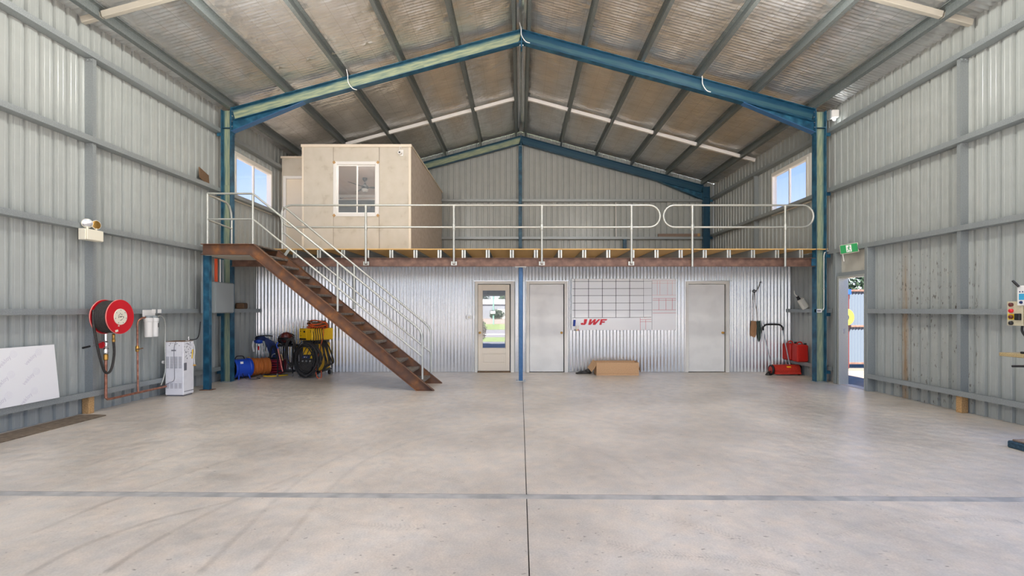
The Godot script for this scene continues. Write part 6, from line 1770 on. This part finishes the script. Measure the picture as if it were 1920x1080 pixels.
	obj("body", mb().box(tilt * Vector3(0.0, 0.12, 0.0) + Vector3(0.02, 0.0, 0), Vector3(0.15, 0.27, 0.1), 0.03, tilt), M.bottle, jug)
	obj("neck", mb().lathe(PackedVector2Array([Vector2(0.04, 0.0), Vector2(0.025, 0.05), Vector2(0.03, 0.06), Vector2(0.03, 0.08), Vector2(0, 0.08)]), Transform3D(tilt, tilt * Vector3(-0.03, 0.25, 0) + Vector3(0.02, 0, 0)), 12), M.black, jug)
	obj("spout", mb().tube(smooth_path([tilt * Vector3(-0.03, 0.32, 0) + Vector3(0.02, 0, 0), tilt * Vector3(-0.05, 0.4, 0) + Vector3(0.02, 0, 0), tilt * Vector3(-0.02, 0.47, 0) + Vector3(0.02, 0, 0)], 4), 0.014, 8, 0.006), M.bottle, jug)
	# lengths of timber and a stick on the back wall girt
	var ti := thing("timber_length", "old timber plank lying on the upper girt behind the rail gap", "timber", Vector3(5.2, 3.87, -16.2))
	obj("plank", mb().box(Vector3(0, 0.05, 0), Vector3(1.3, 0.1, 0.06), 0.006), M.old_timber, ti)
	obj("plank_end", mb().box(Vector3(0.69, 0.06, 0.0), Vector3(0.09, 0.1, 0.05), 0.006), M.timber, ti)
	tag(obj("white_stick", mb().tube(PackedVector3Array([Vector3(3.16, 3.868, -16.17), Vector3(3.15, 5.0, -16.17)]), 0.018, 8), M.white), "thin white stick standing on the girt against the back wall", "stick")
	tag(obj("stub_post", mb().span(Vector3(3.38, DECK, -16.08), Vector3(3.49, 3.78, -16.16), 0.004), M.blue), "short blue steel stub post under the back wall girt", "post")

# ----------------------------------------------------------------- right wall: sign, switch, door, machine
func build_right_items() -> void:
	var ex := thing("exit_sign", "green running man exit sign over the open side doorway", "exit sign", Vector3(6.16, 2.62, -9.2), -0.8)
	ex.rotation.z = 0.1
	ex.scale = Vector3.ONE * 0.86
	obj("box", mb().box(Vector3(0.0, 0, -0.03), Vector3(0.34, 0.2, 0.05), 0.006), M.ivory, ex)
	obj("face", mb().box(Vector3(0, 0, 0.0), Vector3(0.32, 0.18, 0.012), 0.003), M.green_sign, ex)
	obj("door_symbol", mb().box(Vector3(0.0, 0.0, 0.007), Vector3(0.1, 0.15, 0.003)), M.white, ex)
	var man := mb()
	man.ball(Vector3(0.008, 0.05, 0.0095), Vector3(0.012, 0.013, 0.002), 10)
	for l in [[0.004, 0.034, -0.004, -0.012, 0.02], [0.0, 0.03, 0.03, 0.014, 0.009], [0.0, 0.03, -0.028, 0.008, 0.009], [-0.004, -0.01, 0.022, -0.034, 0.011], [0.022, -0.034, 0.016, -0.066, 0.01], [-0.006, -0.01, -0.018, -0.04, 0.011], [-0.018, -0.04, -0.042, -0.058, 0.01]]:
		man.bar(Vector3(l[0], l[1], 0.0095), Vector3(l[2], l[3], 0.0095), l[4], 0.002, Vector3(0, 0, 1))
	obj("running_man", man, M.green_sign, ex)
	obj("wall_arm", mb().bar(Vector3(0.1, 0.02, -0.05), Vector3(0.2, 0.02, -0.14), 0.03, 0.03, Vector3.UP, 0.003), M.white, ex)
	obj("cable", mb().tube(PackedVector3Array([Vector3(-0.13, -0.1, -0.03), Vector3(-0.13, -0.26, -0.05)]), 0.008, 6), M.white, ex)
	# switch box and conduit on the column
	var sb := thing("switch_box", "small white switch box with conduit on the green column", "switch", Vector3(6.06, 1.45, -10.01))
	obj("plate", mb().box(Vector3(0, 0, 0.03), Vector3(0.12, 0.075, 0.06), 0.006), M.white, sb)
	obj("switch", mb().box(Vector3(-0.005, 0, 0.062), Vector3(0.07, 0.035, 0.008), 0.002), M.slot, sb)
	obj("conduit", mb().tube(PackedVector3Array([Vector3(0.05, 0.0, 0.03), Vector3(0.1, 0.02, 0.03), Vector3(0.115, 0.06, 0.03), Vector3(0.115, 1.12, 0.03), Vector3(0.13, 1.18, 0.03), Vector3(0.17, 1.21, 0.03), Vector3(0.25, 1.22, 0.06)]), 0.013, 8), M.galv_rail, sb)
	obj("saddle", mb().box(Vector3(0.115, 0.45, 0.03), Vector3(0.04, 0.02, 0.03), 0.004), M.galv_rail, sb)
	# sensor light at the top of the column
	var fl := thing("sensor_light", "white sensor light on the knee of the blue frame", "light fitting", Vector3(6.3, 5.37, -9.86))
	obj("housing", mb().box(Vector3(0, 0.02, 0), Vector3(0.14, 0.15, 0.14), 0.012), M.white, fl)
	obj("mount", mb().box(Vector3(-0.08, 0.02, -0.02), Vector3(0.03, 0.18, 0.1), 0.003), M.galv, fl)
	obj("bulb", mb().ball(Vector3(-0.005, -0.085, 0.02), Vector3(0.03, 0.028, 0.03), 12), M.lamp, fl)
	var fo := OmniLight3D.new()
	fo.name = "sensor_light_glow"
	fo.light_energy = 0.01
	fo.light_size = 0.03
	fo.omni_range = 30.0
	fo.omni_attenuation = 2.0
	fo.shadow_enabled = true
	fl.add_child(fo)
	fo.position = Vector3(-0.005, -0.14, 0.03)
	# side doorway: jamb, head, leaf swung out
	var dr := setting("door_4", "steel framed side doorway standing open to the yard")
	var fr := mb()
	fr.span(Vector3(WR - 0.14, 0.0, -9.66), Vector3(WR + 0.05, 2.13, -9.72), 0.003)
	fr.span(Vector3(WR - 0.14, 0.0, -8.93), Vector3(WR + 0.05, 2.13, -8.96), 0.003)
	fr.span(Vector3(WR - 0.14, 2.09, -8.96), Vector3(WR + 0.05, 2.13, -9.66), 0.003)
	obj("door_frame", fr, M.galv_rail, dr)
	obj("strike_plate", mb().span(Vector3(WR - 0.06, 1.0, -9.652), Vector3(WR - 0.03, 1.1, -9.662), 0.001), M.chrome, dr)
	obj("sill", mb().span(Vector3(WR - 0.1, -0.02, -8.96), Vector3(WR + 0.12, 0.006, -9.66), 0.002), M.apron, dr)
	obj("leaf", mb().span(Vector3(WR + 0.06, 0.01, -8.88), Vector3(WR + 0.8, 2.08, -8.92), 0.003), M.cladding_flat, dr)
	# milling machine at the edge
	var mm := thing("drilling_machine", "cream pedestal drilling machine with push buttons on a blue base", "machine", Vector3(5.44, 0, -4.89), -PI / 2)
	obj("base", mb().span(Vector3(-0.39, 0.0, 0.21), Vector3(0.4, 0.075, -0.26), 0.012), M.machine_blue, mm)
	obj("base_board", mb().span(Vector3(-0.36, 0.075, 0.18), Vector3(0.3, 0.095, -0.22), 0.004), M.old_timber, mm)
	obj("column", mb().lathe(PackedVector2Array([Vector2(0.14, 0.09), Vector2(0.1, 0.14), Vector2(0.075, 0.18), Vector2(0.075, 1.95), Vector2(0, 1.95)]), Transform3D(Basis.IDENTITY, Vector3(0.2, 0, 0)), 20), M.steel, mm)
	obj("table", mb().span(Vector3(-0.55, 0.965, 0.14), Vector3(0.1, 1.005, -0.24), 0.006), M.speckle, mm)
	obj("table_arm", mb().span(Vector3(-0.1, 0.85, 0.08), Vector3(0.25, 0.965, -0.08), 0.01), M.machine, mm)
	obj("table_lever", mb().tube(PackedVector3Array([Vector3(-0.1, 0.9, 0.1), Vector3(-0.38, 0.87, 0.16)]), 0.012, 8), M.black, mm)
	obj("vice", mb().span(Vector3(-0.36, 1.005, 0.1), Vector3(-0.1, 1.03, -0.08), 0.006), M.black, mm)
	obj("vice_jaw", mb().span(Vector3(-0.31, 1.03, 0.06), Vector3(-0.2, 1.1, -0.06), 0.006), M.steel, mm)
	obj("head", mb().span(Vector3(-0.29, 1.3, 0.15), Vector3(0.35, 1.9, -0.2), 0.03), M.machine, mm)
	obj("spindle", mb().lathe(PackedVector2Array([Vector2(0.05, 1.3), Vector2(0.05, 1.18), Vector2(0.025, 1.12), Vector2(0.006, 1.1), Vector2(0.006, 1.04), Vector2(0, 1.04)]), Transform3D(Basis.IDENTITY, Vector3(-0.12, 0, 0)), 14), M.steel, mm)
	obj("scale_panel", mb().span(Vector3(-0.33, 1.52, 0.158), Vector3(0.0, 1.73, 0.15), 0.004), M.white, mm)
	obj("scale_screen", mb().span(Vector3(-0.31, 1.58, 0.161), Vector3(-0.2, 1.645, 0.157), 0.002), M.screen_blue, mm)
	var dd := mb()
	dd.lathe(PackedVector2Array([Vector2(0.016, 0.0), Vector2(0.014, 0.01), Vector2(0, 0.011)]), Transform3D(Basis(Vector3.RIGHT, PI / 2), Vector3(-0.285, 1.553, 0.159)), 12)
	obj("scale_dial", dd, M.navy, mm)
	for k in 3: obj("scale_mark", mb().box(Vector3(-0.3 + k * 0.03, 1.665, 0.1595), Vector3(0.012, 0.012, 0.002)), M.navy, mm)
	var cp := obj("control_box", mb().span(Vector3(-0.46, 1.305, 0.14), Vector3(-0.29, 1.565, 0.02), 0.006), M.machine, mm)
	var btn := PackedVector2Array([Vector2(0.022, 0.0), Vector2(0.022, 0.018), Vector2(0.014, 0.026), Vector2(0, 0.028)])
	for k in 4:
		obj("push_button", mb().lathe(btn, Transform3D(Basis(Vector3.RIGHT, PI / 2), Vector3(-0.405, 1.53 - k * 0.066, 0.14)), 14), [M.maroon, M.red, M.maroon, M.black][k], cp)
	obj("button_plate", mb().span(Vector3(-0.445, 1.37, 0.143), Vector3(-0.365, 1.43, 0.139), 0.001), M.yellow_plain, cp)
	obj("switch_knob", mb().box(Vector3(-0.33, 1.4, 0.15), Vector3(0.06, 0.07, 0.03), 0.006), M.black, cp)
	obj("control_cable", mb().tube(smooth_path([Vector3(-0.35, 1.31, 0.08), Vector3(-0.34, 1.24, 0.09), Vector3(-0.29, 1.16, 0.08), Vector3(-0.26, 1.06, 0.02)], 5), 0.011, 8), M.black, mm)
	obj("feed_lever", mb().tube(PackedVector3Array([Vector3(-0.3, 1.72, 0.17), Vector3(-0.345, 1.785, 0.19)]), 0.012, 8), M.black, mm)

# ----------------------------------------------------------------- high-bay lamps
func build_lamps() -> void:
	var where := [Vector3(-3.35, 5.78, -6.5), Vector3(3.35, 5.78, -6.5), Vector3(-3.35, 5.78, -0.4), Vector3(3.35, 5.78, -0.4)]
	for k in 4:
		var l := thing("high_bay_lamp", "round grey high-bay lamp hanging from the purlins", "lamp", where[k], 0.0, "high-bay lamps under the roof")
		obj("housing", mb().lathe(PackedVector2Array([Vector2(0.15, 0.0), Vector2(0.16, 0.01), Vector2(0.16, 0.05), Vector2(0.1, 0.09), Vector2(0.09, 0.18), Vector2(0, 0.19)]), Transform3D.IDENTITY, 28), M.fan_dark, l)
		obj("diffuser", mb().lathe(PackedVector2Array([Vector2(0, 0.004), Vector2(0.148, 0.004)]), Transform3D.IDENTITY, 28), M.lamp, l)
		obj("hanger", mb().tube(PackedVector3Array([Vector3(0, 0.18, 0), Vector3(0, 0.56, 0)]), 0.008, 6), M.steel, l)
		var o := OmniLight3D.new()
		o.name = "high_bay_light"
		o.light_color = Color(1.0, 0.985, 0.955)
		o.light_energy = LAMP
		o.light_size = 0.13
		o.omni_range = 60.0
		o.omni_attenuation = 2.0
		o.shadow_enabled = true
		l.add_child(o)
		o.position = Vector3(0, -0.17, 0)
